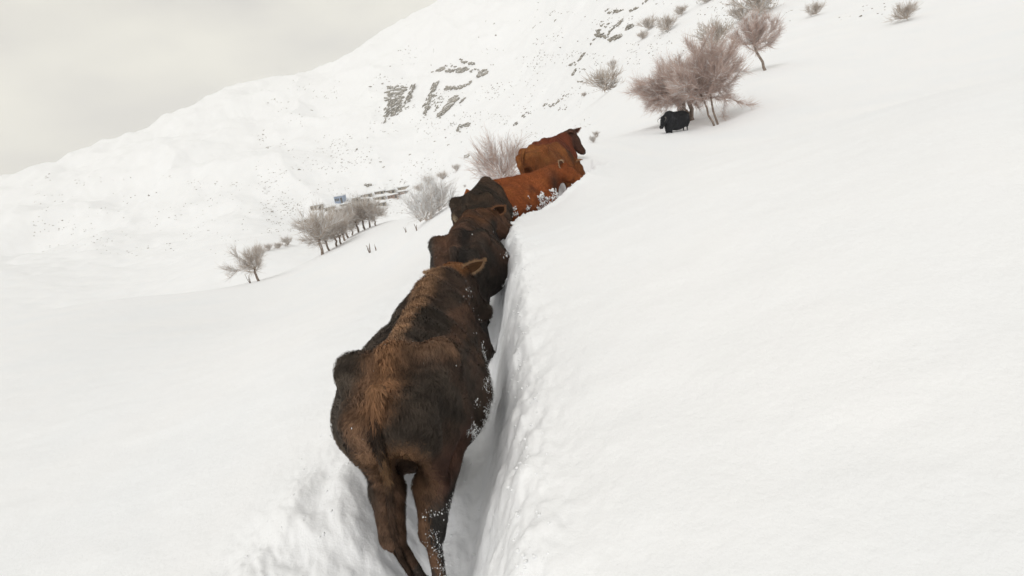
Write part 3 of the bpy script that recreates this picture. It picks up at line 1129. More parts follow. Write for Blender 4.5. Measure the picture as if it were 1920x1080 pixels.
COW5 = dict(poll=(.2, 1.42, .95), hd=(.3, .6, -.7), hockL=(-.14, -.27), footL=(-.12, -.2), hockR=(.12, -.25), footR=(.11, -.1), fat=.9, fringe=200)
build_cow('orange red cow seen from behind, between the side-on red cow and the leading cow', (.83, 11.3, .95), math.radians(-30), 1.05,
          COW5, slope=math.radians(-4), colf=red_coat(base=(0.25, 0.088, 0.03)), h=.026, nfur=26000, flen=.03, fwid=.009)

COW6 = dict(hs=1.12, poll=(.16, 1.38, 1.36), hd=(.45, .1, -.8), hup=(.8, .2, .5), earL=(.25, .1, 1.0, .2, (.2, -.9, 0), .8), hockL=(-.14, -.27), footL=(-.12, -.2), hockR=(.12, -.25), footR=(.11, -.1), fat=.92,
            fringe=200, fringecol=(.2, .09, .05), sag=(0, 0, -.02))
build_cow('leading dark red cow at the head of the file, head raised and turned right', (1.30, 13.1, 1.04), math.radians(-26), 1.06,
          COW6, red_coat(base=(0.17, 0.045, 0.022), dark=(0.07, 0.03, 0.02), headc=(0.085, 0.04, 0.028), ychg=1.08, shoulder=False), h=.026, nfur=26000, flen=.03, fwid=.009, earcol=(.13, .05, .03))
# ------------------------------------------------------------------ the black yak under the willow
YAK = dict(hs=1.3, poll=(-.02, 1.5, 1.12), hd=(.0, .55, -.85), hup=(0, .8, .5), hockL=(-.14, -.22), footL=(-.13, -.2), hockR=(.13, -.22), footR=(.12, -.15), fat=.95, fringe=200,
           fringecol=(.03, .03, .033), extra=[('e', .12, (0, .45, .72), (.34, .78, .40)), ('e', .12, (0, 1.05, 1.2), (.22, .3, .24)), ('e', .1, (0, -.28, .8), (.24, .2, .36)),
                                               ('e', .1, (0, 1.15, .6), (.24, .22, .34))])


def coat_yak(X):
    c = np.tile(np.array((0.022, 0.023, 0.027)), (len(X), 1))
    return blend(c, (0.05, 0.052, 0.06), sstep(.0, .35, n3(X, 3, 4)) * .8)


yp = hit(1272, 247, 20)
build_cow('black shaggy yak with curved horns standing under the bare willow', (yp[0] + .35, yp[1] + .3, yp[2] - .2), math.radians(120), .88, YAK, coat_yak, h=.035,
          nfur=14000, flen=.09, fwid=.016, horns=[(.0, 0, 0), (.12, .03, 0), (.22, .12, .02), (.20, .24, .0), (.13, .30, -.02)], earcol=(.03, .03, .033), cat='yak', group=None, name='yak')


# ------------------------------------------------------------------ bare trees and shrubs
def prisms(P0, P1, P2, r0, r1, r2):
    """many thin three-sided twigs at once"""
    n = len(P0)
    ax = P2 - P0
    ax /= np.linalg.norm(ax, axis=1)[:, None] + 1e-9
    ref = np.where(np.abs(ax[:, 2:3]) < .8, np.array([[0, 0, 1.0]]), np.array([[1.0, 0, 0]]))
    x = np.cross(ax, ref)
    x /= np.linalg.norm(x, axis=1)[:, None] + 1e-9
    y = np.cross(ax, x)
    V = []
    for P, r in ((P0, r0), (P1, r1), (P2, r2)):
        r = np.broadcast_to(np.asarray(r, float), (n,))[:, None]
        for a in (0, 2.094, 4.189):
            V.append(P + r * (math.cos(a) * x + math.sin(a) * y))
    V = np.stack(V, 1).reshape(-1, 3)
    k = np.arange(n)[:, None] * 9
    Q = np.concatenate([k + np.array([i * 3 + j, i * 3 + (j + 1) % 3, (i + 1) * 3 + (j + 1) % 3, (i + 1) * 3 + j]) for i in (0, 1) for j in range(3)])
    return V, Q


def limb(p0, d, L, up=.25, wob=.25, n=7):
    pts = [np.array(p0, float)]
    d = np.array(d, float)
    d /= np.linalg.norm(d)
    for i in range(n):
        d = d + rng.normal(0, wob, 3) * .5 + np.array([0, 0, up]) / n
        d /= np.linalg.norm(d)
        pts.append(pts[-1] + d * L / n)
    return np.array(pts)


def grow(trunks, nlimb, limb_len, ntwig, tw_len, tw_r, flat=.0, up=.25, trunk_r=.12, limb_r=.035, spray=.55, side=(0, 0, 0), droop=0.0):
    """trunks: list of (base, fork) points. returns trunk MB, branch MB, twig arrays, frost arrays"""
    tm, bm = MB(), MB()
    limbs = []
    for (b, fk) in trunks:
        b, fk = np.array(b, float), np.array(fk, float)
        pts = np.array([b + (fk - b) * t for t in np.linspace(0, 1, 6)])
        pts[1:-1] += rng.normal(0, trunk_r * .35, (4, 3)) * [1, 1, .3]
        tm.tube(pts, np.linspace(trunk_r, trunk_r * .68, 6), 8)
        for k in range(nlimb):
            a = 2 * math.pi * (k + rng.random()) / nlimb
            el = rng.uniform(-.1, 1.25) ** 1.0 if flat == 0 else rng.uniform(-.15, .9)
            d = np.array([math.cos(a) * math.cos(el), math.sin(a) * math.cos(el), math.sin(el)]) + np.array(side)
            st = pts[-1] * (1 - .35 * rng.random()) + pts[-2] * 0 + 0 * b
            st = pts[5] if rng.random() < .6 else pts[4]
            L = limb_len * rng.uniform(.6, 1.1)
            lp = limb(st, d, L, up)
            bm.tube(lp, np.linspace(limb_r, limb_r * .35, len(lp)), 4, False)
            limbs.append(lp)
            for q in range(3):
                i = rng.integers(2, len(lp) - 1)
                dd = lp[i + 1 if i + 1 < len(lp) else i] - lp[i - 1]
                dd = dd / np.linalg.norm(dd) + rng.normal(0, .5, 3)
                l2 = limb(lp[i], dd, L * .5, up, .3, 5)
                bm.tube(l2, np.linspace(limb_r * .55, limb_r * .2, len(l2)), 3, False)
                limbs.append(l2)
    segs = [(a, b) for lp in limbs for a, b in zip(lp[:-1], lp[1:])]
    A = np.array([s[0] for s in segs])
    B = np.array([s[1] for s in segs])
    k = rng.integers(0, len(segs), ntwig)
    t = rng.random((ntwig, 1))
    P0 = A[k] * (1 - t) + B[k] * t
    cen = np.mean([fk for _, fk in trunks], 0)
    od = P0 - cen
    od /= np.linalg.norm(od, axis=1)[:, None] + 1e-6
    d = (B[k] - A[k])
    d /= np.linalg.norm(d, axis=1)[:, None] + 1e-6
    d = d * .5 + od * .6 + rng.normal(0, spray, (ntwig, 3)) + [0, 0, .25 - droop]
    d /= np.linalg.norm(d, axis=1)[:, None]
    L = tw_len * (.4 + .8 * rng.random((ntwig, 1)))
    P1 = P0 + d * L * .5
    P2 = P1 + (d + rng.normal(0, .2, (ntwig, 3)) + [0, 0, .12 - droop]) * L * .5
    V, Q = prisms(P0, P1, P2, tw_r, tw_r * .8, tw_r * .35)
    return tm, bm, (V, Q), (P0, P1, P2), limbs


def tree_meshes(frost=.25, frost_r=1.3, twm=None, **kw):
    tm, bm, (V, Q), (P0, P1, P2), limbs = grow(**kw)
    r = kw['tw_r']
    m = rng.random(len(P0)) < frost
    up = np.array([0, 0, r * 1.1])
    FV, FQ = prisms(P0[m] + up, P1[m] + up, P2[m] + up, r * frost_r, r * frost_r * .9, r * .3)
    fm = MB()
    fm.add(FV, FQ)
    lr = kw.get('limb_r', .035)
    for lp in limbs:
        if rng.random() < .6 and frost > 0:
            fm.tube(lp + np.array([0, 0, lr * .7]), np.linspace(lr * .9, lr * .35, len(lp)), 3, False)
    bv = np.concatenate(bm.V)
    bq = np.concatenate(bm.Q)
    cm = MB()
    cm.add(bv, bq)
    cm.add(V, Q)
    d = {}
    if kw.get('trunk_r', .12) > 0.03:
        d['trunk'] = (tm.mesh('trunk'), M_BARK)
    d['crown'] = (cm.mesh('crown'), twm or M_TWIG)
    if frost > 0:
        d['frost'] = (fm.mesh('frost'), M_CAP)
    for me, mm in d.values():
        me.materials.append(mm)
    return d


def put_tree(meshes, loc, rz, scale, name, label, cat, group=None):
    root = bpy.data.objects.new(name, None)
    C.objects.link(root)
    root.location = [float(v) for v in loc]
    root.rotation_euler = (0, 0, rz)
    root.scale = (scale,) * 3 if not hasattr(scale, '__len__') else scale
    tag(root, label, cat, group)
    for k, (me, mm) in meshes.items():
        c = bpy.data.objects.new(k, me)
        C.objects.link(c)
        c.parent = root
        if k == 'frost':
            c['kind'] = 'stuff'
    return root


# the big willow pair above the yak
wA = hit(1297, 226, 20)
wA = np.array([wA[0], wA[1], wA[2]])
big1 = tree_meshes(trunks=[((-.10, 0, -.2), (-.55, .1, 1.65)), ((.12, .1, -.2), (-.05, .2, 1.85)), ((-.05, .2, .3), (-1.0, .3, 1.5))], nlimb=22, limb_len=2.1, ntwig=21000, tw_len=.62, tw_r=.0066,
                   trunk_r=.15, limb_r=.04, up=.15, side=(-.35, 0, .0), frost=.2, flat=1)
put_tree(big1, wA, 0, 1.0, 'willow_tree', 'big pinkish bare willow with stout trunks, beside the black yak', 'tree')
wB = hit(1341, 236, 20)
big2 = tree_meshes(trunks=[((.0, 0, -.2), (-.55, .3, 1.75)), ((.22, .05, -.2), (-.15, .2, 2.1))], nlimb=18, limb_len=2.0, ntwig=16000, tw_len=.6, tw_r=.0066,
                   trunk_r=.062, limb_r=.03, up=.35, side=(.1, 0, .25), frost=.2)
put_tree(big2, wB, 0, 1.0, 'willow_tree', 'bare willow on two thin crossed stems, right of the stout willow', 'tree')
wC = hit(1432, 133, 30)
big3 = tree_meshes(trunks=[((.2, 0, -.2), (-.5, .2, 1.9))], nlimb=16, limb_len=1.9, ntwig=4500, tw_len=.7, tw_r=.009, trunk_r=.11, limb_r=.035, up=.5, side=(0, 0, .2), frost=.3)
put_tree(big3, wC, 0, 1.0, 'willow_tree', 'bare tree with a leaning dark stem, upslope to the right of the willow pair', 'tree')

# row of small bare trees below the brow on the left
row_var = [tree_meshes(trunks=[((0, 0, -.3), (rng.uniform(-.4, .2), rng.uniform(-.2, .2), 1.2))], nlimb=11, limb_len=2.1, ntwig=1500, tw_len=.9, tw_r=.011,
                       trunk_r=.13, limb_r=.04, up=.5, side=(-.1, 0, .15), frost=.4, twm=M_TWIGG) for _ in range(4)]
row = [(606, 477, 1.15), (618, 470, .8), (630, 463, .85), (639, 458, .8), (646, 452, .95), (653, 446, 1.0), (661, 441, .9), (672, 436, 1.0), (683, 431, 1.0), (693, 427, .85), (703, 424, .7)]
rl = ['first and leftmost tree of the bare row below the brow, fan-shaped crown', 'second small bare tree from the left in the row below the brow', 'third bare tree from the left in the row below the brow',
      'fourth bare tree from the left in the row below the brow', 'fifth bare tree from the left in the row below the brow', 'sixth bare tree from the left in the row below the brow',
      'seventh bare tree from the left in the row below the brow', 'eighth bare tree from the left in the row below the brow', 'ninth bare tree from the left in the row below the brow',
      'second last bare tree at the right end of the row below the brow', 'last small bare tree at the right end of the row, below the village']
for i, (px, py, s) in enumerate(row):
    p = hit(px, py, 30)
    if p is None or math.hypot(p[0], p[1]) > 100:
        p = at(px, py, 68)
        p[2] = H(np.array([p[0]]), np.array([p[1]]))[0]
    put_tree(row_var[i % 4], p, rng.uniform(0, 6), s, 'bare_tree', rl[i], 'tree', 'row of bare trees below the brow')
p = hit(486, 527, 30)
put_tree(row_var[1], p, 1.0, .75, 'bare_tree', 'lone small bare tree on the open snow, left of the tree row', 'tree')

shrub_var = [tree_meshes(trunks=[((0, 0, -.1), (0, 0, .08)), ((.25, .1, -.1), (.25, .1, .06)), ((-.25, 0, -.1), (-.28, 0, .06))], nlimb=9, limb_len=1.1, ntwig=n_, tw_len=.5, tw_r=.005,
                         trunk_r=.02, limb_r=.013, up=.9, side=(0, 0, .35), frost=f, frost_r=1.6, twm=t_) for f, t_, n_ in ((.35, M_TWIG, 1400), (.95, M_TWIGG, 700), (.6, M_TWIGG, 1500))]
FAR_SH = [tree_meshes(trunks=[((0, 0, -.2), (0, 0, .3))], nlimb=12, limb_len=1.4, ntwig=560, tw_len=.7, tw_r=.016, trunk_r=.02, limb_r=.03, up=.6, side=(0, 0, .2), frost=f, twm=M_TWIGG) for f in (.35, .55)]
shrubs = [  # px, py of the foot, R limits, variant, scale, label
    (940, 342, 12, 0, (.85, .8, .8), 'reddish twiggy bush just behind the two dark cows and left of the red ones'),
    (902, 336, 12, 1, .75, 'small frosted bush on the left side of the reddish twiggy bush'),
    (800, 416, 14, 1, 1.0, 'white frosted bush with a dark bent stem, left of the grey brown cow'),
    (826, 396, 14, 1, 1.0, 'white frosted bush touching the grey brown cow at its left'),
    (848, 372, 14, 1, .85, 'frosted bush above the back of the grey brown cow'),
    (872, 352, 14, 1, .7, 'small frosted bush up against the reddish twiggy bush'),
]
for (px, py, rm, v, s, lab) in shrubs:
    p = hit(px, py, rm)
    put_tree(shrub_var[v], p, rng.uniform(0, 6), s, 'bush', lab, 'bush', 'bushes along the brow beside the herd')
fshr = [  # px, py of the foot, height in px, label
    (1135, 177, 46, 'round grey bush standing alone left of the big willow'),
    (1150, 130, 14, 'tiny bush just above the round grey bush'),
    (1216, 58, 22, 'small grey bush on the spur, left of the bush pair high above the willow'),
    (1253, 60, 26, 'grey bush high above the left side of the willow crown'),
    (1278, 30, 16, 'small bush near the top edge above the willow'),
    (1345, 90, 44, 'brown bush showing just behind the top of the willow'),
    (1388, 42, 28, 'brown bush upslope near the top right, left of the biggest one'),
    (1424, 32, 50, 'big brown bush at the top right of the hillside'),
    (1205, 75, 14, 'low grey bush on the spur left of the willow crown'),
    (1322, 8, 20, 'bush at the top edge of the picture above the willow'),
    (830, 338, 16, 'grey bush on the brow nearest the terraced fields'), (805, 350, 18, 'grey bush on the brow above the white frosted bushes'),
    (788, 362, 16, 'leftmost grey bush on the brow above the frosted bushes'), (856, 322, 12, 'small grey bush on the brow left of the dark rock'),
    (486, 476, 14, 'leftmost low bush on the white ridge behind the tree row'), (505, 471, 12, 'low bush second along the white ridge behind the tree row'),
    (524, 467, 12, 'low bush third along the white ridge behind the tree row'), (540, 463, 16, 'taller low bush at the right end of the white ridge'),
    (1112, 268, 12, 'small scrubby tuft in the snow beyond the leading red cow'), (1118, 258, 10, 'tiny tuft beyond the leading red cow, just above another'),
    (1095, 182, 8, 'flat low bush at the foot of the round grey bush'),
    (1700, 40, 26, 'bush near the top edge, far to the right'), (1530, 30, 20, 'small bush right of the big brown bush'),
]
for i, (px, py, hpx, lab) in enumerate(fshr):
    p = hit(px, py, 14 if py > 240 and px > 1000 else 24)
    if p is None:
        continue
    R = math.hypot(p[0], p[1])
    s = hpx * R / FPX / 1.75
    put_tree(shrub_var[2] if R < 45 else FAR_SH[0 if px > 1240 else i % 2], p, rng.uniform(0, 6), s * (1.2 if R < 45 else 1), 'bush', lab, 'bush', 'bushes scattered over the hillside')
# saplings sticking out of the snow
for (px, py, hp_, lab) in [(694, 474, 20, 'forked dark stake poking out of the snow below the tree row'), (705, 470, 12, 'short leaning twig right of the forked stake'),
                           (761, 436, 11, 'short leaning twig left of the thin upright one, below the frosted bushes'), (782, 432, 12, 'thin upright twig below the frosted bushes'),
                           (1390, 82, 14, 'short dark post standing between the willow pair and the upslope tree'), (470, 531, 18, 'dark stub at the foot of the lone small tree')]:
    p = hit(px, py, 15)
    R = math.hypot(p[0], p[1])
    hh = hp_ * R / FPX
    mb = MB()
    for q in range(2 if hp_ < 18 else 4):
        e = np.array([rng.uniform(-.35, .15) * hh, rng.uniform(-.2, .2) * hh, hh * rng.uniform(.6, 1.05)])
        mb.tube(np.array([(0, 0, -.2), e * .5 + rng.normal(0, .03, 3), e]), [.024, .018, .008], 5)
    tag(obj('sapling', mb.mesh('sapling'), M_BARK, loc=p), lab, 'sapling', 'dead stems sticking out of the snow')

# ------------------------------------------------------------------ distance map of the far slopes for resting rocks on them
gx_, gy_ = np.arange(-20, 1941, 28), np.arange(-20, 500, 13)
PX, PY = np.meshgrid(gx_, gy_)
D = _f + _r * (PX[..., None] - 960) / FPX - _u * (PY[..., None] - 540) / FPX
Dh = np.hypot(D[..., 0], D[..., 1])
RR = np.exp(np.linspace(math.log(85), math.log(1000), 260))
RMAP = np.full(PX.shape, np.nan)
for R_ in RR[::-1]:
    t = R_ / Dh
    x, y, z = D[..., 0] * t, D[..., 1] * t, CAM[2] + D[..., 2] * t
    g = base_h(x.ravel(), y.ravel()).reshape(x.shape)
    RMAP = np.where(z < g, R_, RMAP)


def far_pt(px, py):
    i = (py + 20) / 13
    j = (px + 20) / 28
    i0, j0 = int(i), int(j)
    if not (0 <= i0 < RMAP.shape[0] - 1 and 0 <= j0 < RMAP.shape[1] - 1):
        return None
    fi, fj = i - i0, j - j0
    R = (RMAP[i0, j0] * (1 - fj) + RMAP[i0, j0 + 1] * fj) * (1 - fi) + (RMAP[i0 + 1, j0] * (1 - fj) + RMAP[i0 + 1, j0 + 1] * fj) * fi
    if not np.isfinite(R):
        return None
    p = at(px, py, R)
    p[2] = H(np.array([p[0]]), np.array([p[1]]))[0]
    # step along the sight line so that noise in the ground does not shift the rock
    for _ in range(3):
        e = (p[2] - (CAM[2] + (at(px, py, R)[2] - CAM[2])))
        slope = .42
        R = R - e / slope * .8
        p = at(px, py, R)
        p[2] = H(np.array([p[0]]), np.array([p[1]]))[0]
    return p, R


def outcrop(label, strokes):
    mb = MB()
    org = None
    for (cx_, cy_, hl, hw, ang, cnt, s0, s1) in strokes:
        ca, sa = math.cos(math.radians(ang)), -math.sin(math.radians(ang))
        for _ in range(cnt):
            u_, v_ = rng.uniform(-1, 1) * hl, rng.uniform(-1, 1) * hw
            fp = far_pt(cx_ + u_ * ca + v_ * sa, cy_ + u_ * sa - v_ * ca)
            if fp is None:
                continue
            p, R = fp
            s = rng.uniform(s0, s1) * 1.6 * R / FPX
            if org is None:
                org = p
            el = rng.uniform(1.0, 2.4)
            V = chunk(ICO2[0], (s * el * .55, s * .9, s * .55), -math.radians(ang) * .3 + rng.normal(0, .5), .28)
            V[:, 2] += V[:, 0] * math.tan(math.radians(ang - 10)) * .6
            mb.add(V + p - org + [0, 0, s * .25], None, ICO2[1])
    me = mb.mesh('rock_outcrop', False)
    o = obj('rock_outcrop', me, M_ROCK, loc=org)
    tag(o, label, 'rock', 'rock outcrops on the snowy mountainside')


outcrop('mottled grey brown cliff, left one of the two big outcrops across the valley',
        [(742, 170, 18, 8, 0, 70, 1.2, 3.0), (740, 185, 17, 10, 0, 75, 1.0, 2.8), (735, 203, 14, 12, 60, 75, 1.0, 2.8), (768, 180, 18, 4, 68, 36, 1.0, 2.6), (728, 215, 8, 6, 60, 20, .8, 2), (748, 205, 10, 6, 50, 26, .8, 2.2),
         (757, 205, 8, 3, 40, 10, .8, 1.6), (722, 227, 5, 1.5, 80, 6, .8, 1.6)])
outcrop('broken ledges and steep walls, right and larger of the two big outcrops across the valley',
        [(880, 119, 12, 2, -8, 16, 1, 2.4), (864, 115, 5, 1.5, -20, 6, 1, 2), (845, 125, 12, 1.2, -5, 12, .8, 1.6), (826, 133, 8, 4, 35, 24, 1.2, 3), (852, 134, 20, 2.5, -2, 34, 1, 2.6), (868, 131, 8, 3, 10, 16, 1.2, 2.6),
         (888, 133, 14, 4, 0, 18, .8, 1.8), (905, 140, 9, 4, 30, 28, 1.4, 3), (850, 166, 18, 2.5, 5, 36, 1.2, 2.8), (875, 160, 12, 2, 25, 22, 1, 2.2), (813, 165, 9, 4, 60, 34, 1.2, 3), (803, 190, 14, 4, 62, 40, 1, 2.6),
         (800, 208, 9, 3, 60, 22, 1, 2.4), (818, 190, 14, 12, 45, 46, .7, 1.5), (845, 195, 15, 4, 45, 70, 1.4, 3.2), (832, 210, 14, 3.5, 42, 50, 1.2, 3), (852, 186, 7, 3, 15, 22, 1.2, 2.6), (867, 190, 6, 1.5, 45, 12, 1, 2.2)])
outcrop('small dark ledge just below the larger outcrop across the valley', [(858, 238, 6, 4, 65, 12, .8, 2), (872, 234, 9, 3, 8, 24, .9, 2.2), (848, 233, 5, 4, 0, 8, .6, 1.2)])
outcrop('scattered ledges on the near spur at the top, left of the bushes',
        [(1140, 27, 6, 3, 0, 14, 1, 2.4), (1160, 24, 8, 2, 10, 14, 1, 2), (1190, 20, 8, 2, 20, 16, 1, 2.4), (1210, 5, 8, 1.2, 35, 8, .8, 1.8), (1163, 45, 9, 2, 50, 16, 1, 2.2), (1180, 52, 9, 3, 30, 18, 1, 2.4),
         (1130, 68, 12, 5, -10, 26, 1.2, 2.8), (1155, 72, 12, 2.5, 25, 26, 1.2, 2.8), (1148, 58, 12, 2, 50, 14, 1, 2.2), (1137, 50, 10, 5, 0, 14, .7, 1.6)])
outcrop('thin dark rock streak on the near spur below the scattered ledges', [(1092, 107, 8, 2, 55, 16, 1, 2.4), (1074, 122, 6, 2, 20, 9, 1, 2), (1077, 137, 5, 2, 60, 9, 1, 2), (1112, 80, 8, 1, 50, 7, .8, 1.5), (1090, 133, 8, 4, 0, 7, .6, 1.4), (1088, 155, 5, 2, 0, 6, 1, 1.8)])
outcrop('low row of small rocks below the spur, above the leading cow', [(1050, 190, 20, 2, 40, 18, .8, 1.8), (1030, 198, 10, 3, 10, 10, .9, 1.8), (990, 212, 12, 3, 35, 10, .8, 1.8), (968, 232, 8, 2, 40, 8, .9, 2), (1055, 205, 8, 4, 10, 8, .8, 1.6), (1070, 230, 6, 2, 45, 6, .8, 1.6)])
outcrop('dark angular rock on the terraces right of the village', [(876, 294, 5, 3, 20, 8, 1, 2.4), (690, 348, 6, 2.5, 15, 12, 1.2, 2.6)])

# single boulders, each its own object
bv = []
for k in range(5):
    V = chunk(ICO2[0], (1.2, .9, .55), 0, .25)
    me = mesh_np('boulder', V, None, ICO2[1], False)
    me.materials.append(M_ROCK)
    bv.append(me)
zones = [(690, 900, 60, 250, 26), (900, 1110, 20, 230, 34), (560, 860, 255, 340, 40), (480, 700, 200, 400, 34), (860, 1000, 230, 290, 14), (1000, 1130, 0, 130, 14),
         (1230, 1440, 0, 45, 14), (480, 620, 380, 440, 14), (100, 460, 330, 470, 16), (1180, 1290, 70, 110, 6), (760, 860, 250, 330, 12), (1460, 1700, 0, 40, 6)]
ZL = ['above and left of the two big outcrops', 'on the slope above the right big outcrop', 'on the terraces behind the village', 'low on the misty far left slope', 'right of the small dark ledge', 'near the scattered spur ledges', 'above the willow at the top edge', 'left of the village', 'beyond the picture-left tree row', 'left of the willow top', 'between the outcrops and the village', 'at the far upper right']
for (x0, x1, y0, y1, cnt), zl in zip(zones, ZL):
    bl = 'small snow-dusted boulder ' + zl
    cnt = max(4, cnt // 2)
    pts_ = np.stack([rng.uniform(x0, x1, cnt), rng.uniform(y0, y1, cnt)], 1)
    ext = {int(pts_[:, 0].argmin()): 'leftmost', int(pts_[:, 0].argmax()): 'rightmost', int(pts_[:, 1].argmin()): 'topmost', int(pts_[:, 1].argmax()): 'lowest'}
    for q_, (px, py) in enumerate(pts_):
        fp = far_pt(px, py)
        if fp is None:
            continue
        p, R = fp
        s = rng.uniform(.8, 1.4) * (1 + (rng.random() < .2)) * R / FPX
        o = obj('boulder', bv[int(rng.integers(5))], loc=p)
        o.rotation_euler = (rng.normal(0, .25), rng.normal(0, .25) - .3, rng.uniform(0, 6))
        o.scale = (s * rng.uniform(.9, 1.9), s, s)
        tag(o, bl.replace('small', ext[q_] + ' small') if q_ in ext else bl, 'boulder', 'boulders ' + zl)

# dry scrub showing through the snow: uncountable
mb = MB()
for (x0, x1, y0, y1, cnt, s0, s1) in [(480, 860, 250, 400, 1500, .25, .7), (900, 1120, 100, 280, 700, .25, .7), (1000, 1200, 20, 140, 600, .3, .8), (1210, 1440, 0, 110, 500, .3, .8),
                                      (690, 960, 90, 250, 800, .25, .7), (480, 640, 130, 260, 300, .3, .6), (490, 600, 380, 440, 250, .3, .8), (60, 470, 330, 480, 700, .25, .6), (1450, 1800, -10, 40, 80, .3, .7)]:
    for _ in range(cnt):
        px = rng.uniform(x0, x1)
        py = rng.uniform(y0, y1)
        if fbm(np.array([px / 40]), np.array([py / 22]), 3)[0] < .02:
            continue
        fp = far_pt(px, py)
        if fp is None:
            continue
        p, R = fp
        s = rng.uniform(s0, s1) * 1.5 * R / FPX
        mb.add(chunk(ICO1[0], (s * rng.uniform(1, 2.5), s, s * .8), rng.uniform(0, 6), .4) + p, None, ICO1[1])
tag(obj('dry_scrub', mb.mesh('dry_scrub', False), M_ROCK), kind='stuff', label='dry scrub and stones thinly showing through the far snow', cat='scrub')


# ------------------------------------------------------------------ the village: flat mud-roofed houses under snow
def house(x0, x1, y0, y1, wallm, label, roof=None, depth=6.0, win=2):
    px, py = (x0 + x1) / 2, y1
    fp = far_pt(px, py)
    if fp is None:
        return
    p, R = fp
    wdt = (x1 - x0) * R / FPX
    hgt = max(1.5, (y1 - y0) * R / FPX)
    root = bpy.data.objects.new('house', None)
    C.objects.link(root)
    root.location = [float(v) for v in p]
    root.rotation_euler = (0, 0, -math.atan2(p[0], p[1]) + rng.normal(0, .12))
    tag(root, label, 'house', 'houses of the village in the valley')
    mb = MB()
    mb.box((0, depth / 2, hgt / 2 - 1.5), (wdt, depth, hgt + 3), 0, .05)
    obj('wall', mb.mesh('wall', False), wallm, root)
    mb = MB()
    mb.box((0, depth / 2, hgt + .28), (wdt + .7, depth + .7, .55), 0, .07)
    for q in range(5):
        mb.add(chunk(ICO2[0], (wdt * .22, depth * .35, .35), 0, .12) + [rng.uniform(-.35, .35) * wdt, depth / 2, hgt + .5], None, ICO2[1])
    obj('roof', mb.mesh('roof'), roof or M_CAP, root)
    mb = MB()
    mb.box((wdt * .28, -.04, hgt * .38), (1.1, .12, hgt * .76))
    obj('door', mb.mesh('door', False), M_DARK, root)
    for k in range(win):
        mb = MB()
        mb.box((-wdt * .35 + k * wdt * .5 / max(1, win), -.04, hgt * .55), (min(1.2, wdt * .12), .12, hgt * .35))
        obj('window', mb.mesh('window', False), M_DARK, root)


house(584, 605, 386, 394, M_STONEWALL, 'tan flat-roofed house at the left end of the village')
house(611, 629, 389, 397, M_STONEWALL, 'tan house between the leftmost house and the brown-walled one')
house(629, 645, 369, 382, M_BLUE, 'blue walled house, the only blue one in the village', depth=7, win=3)
house(643, 659, 383, 389, M_STONEWALL, 'low grey house just below the right side of the blue house')
house(629, 657, 393, 401, M_BROWNWALL, 'long brown-walled house directly below the blue house')
house(661, 674, 372, 381, M_STONEWALL, 'small house just right of the blue house')
house(674, 698, 365, 370, M_STONEWALL, 'long low house on the upper row, first right of the blue house')
house(703, 720, 360, 364, M_STONEWALL, 'low house on the upper row, middle of the right half')
house(724, 741, 357, 363, M_STONEWALL, 'low house on the upper row, at its right end')
house(728, 747, 367, 373, M_BROWNWALL, 'reddish brown walled house at the right end of the village')
house(702, 722, 370, 375, M_STONEWALL, 'low tan house in the middle row, left of the reddish one')
house(703, 725, 381, 387, M_STONEWALL, 'tan house of the lower row, under the reddish one')
house(697, 709, 391, 397, M_STONEWALL, 'small lowest tan house next to the right end of the tree row')
house(560, 574, 410, 415, M_STONEWALL, 'tiny outlying hut down left of the village', win=1)
house(676, 694, 374, 379, M_STONEWALL, 'tan house between the small house by the blue one and the middle row')
house(747, 765, 360, 364, M_BROWNWALL, 'low brown house just above the reddish house at the right end', win=1)
house(655, 672, 386, 391, M_STONEWALL, 'low tan house right of the long brown-walled house, behind the tree row')
house(748, 772, 351, 355, M_STONEWALL, 'long low outlying building on the far right of the upper row', win=1)

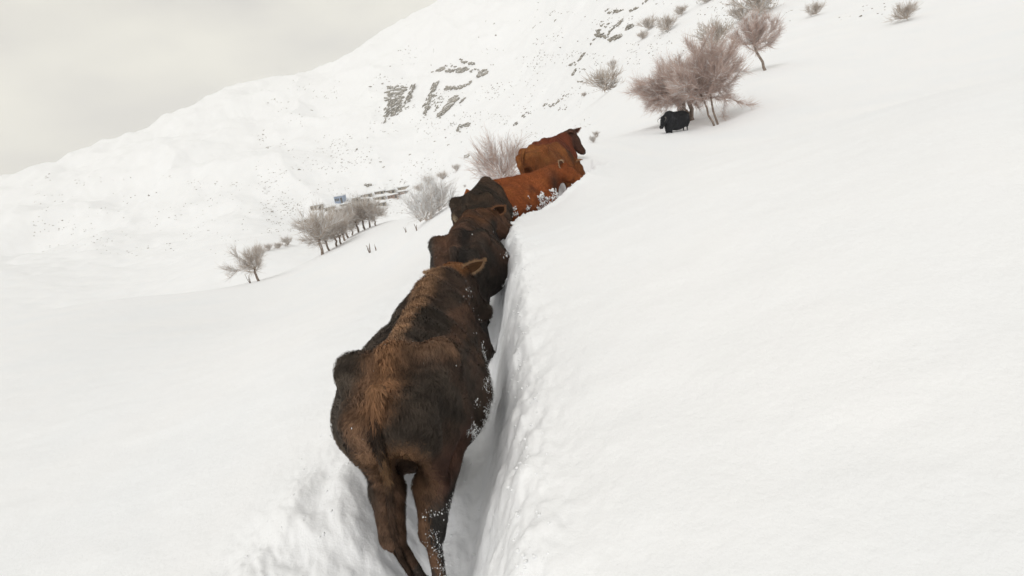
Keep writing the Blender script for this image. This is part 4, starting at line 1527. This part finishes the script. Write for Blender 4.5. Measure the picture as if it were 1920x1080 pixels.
# ------------------------------------------------------------------ crumbled snow along the trench
mb = MB()
nC = 3600
ti = rng.integers(1, len(PATH) - 1, nC)
tf = rng.random(nC)
A_, B_ = PATH[ti], PATH[np.minimum(ti + 1, len(PATH) - 1)]
Pc = A_ + (B_ - A_) * tf[:, None]
dv = (B_ - A_) / (np.linalg.norm(B_ - A_, axis=1)[:, None] + 1e-9)
nv_ = np.stack([dv[:, 1], -dv[:, 0]], 1)
sd_ = rng.random(nC)
off = np.where(sd_ < .5, .50 + np.abs(rng.normal(0, .06, nC)), np.where(sd_ < .68, rng.normal(0, .2, nC), -.62 - np.abs(rng.normal(0, .16, nC))))
Pc = Pc + nv_ * off[:, None] + rng.normal(0, .03, (nC, 2))
ok = (Pc[:, 1] > .9) & (Pc[:, 1] < 12)
Pc = Pc[ok]
zc = H(Pc[:, 0], Pc[:, 1])
for (x, y), z in zip(Pc, zc):
    s_ = .002 + .008 * rng.random() ** 3
    mb.add(chunk(ICO1[0], (s_ * rng.uniform(.8, 1.5), s_, s_ * .7), rng.uniform(0, 6), .35) + [x, y, z + s_ * .2], None, ICO1[1])
tag(obj('snow_crumbs', mb.mesh('snow_crumbs'), M_CAP), kind='stuff', label='crumbled snow along the trench', cat='snow')

# ------------------------------------------------------------------ haze
mb = MB()
gv = np.empty(len(GROUND.data.vertices) * 3, np.float32)
GROUND.data.vertices.foreach_get('co', gv)
zlo, zhi = float(gv[2::3].min()) - 1, float(gv[2::3].max()) + 1.5
mb.box((0, 0, (zlo + zhi) / 2), (3010, 3010, zhi - zlo))
hz = obj('haze', mb.mesh('haze', False))
tag(hz, kind='stuff', label='thin pale mist over the valley', cat='haze')
hm = bpy.data.materials.new('haze')
hm.use_nodes = True
hm.node_tree.nodes.clear()
pv = N(hm.node_tree, 'ShaderNodeVolumePrincipled')
pv.inputs['Color'].default_value = (0.97, 0.965, 0.95, 1)
pv.inputs['Density'].default_value = 0.00038
pv.inputs['Anisotropy'].default_value = 0.2
oo = N(hm.node_tree, 'ShaderNodeOutputMaterial')
hm.node_tree.links.new(pv.outputs[0], oo.inputs['Volume'])
hz.data.materials.append(hm)
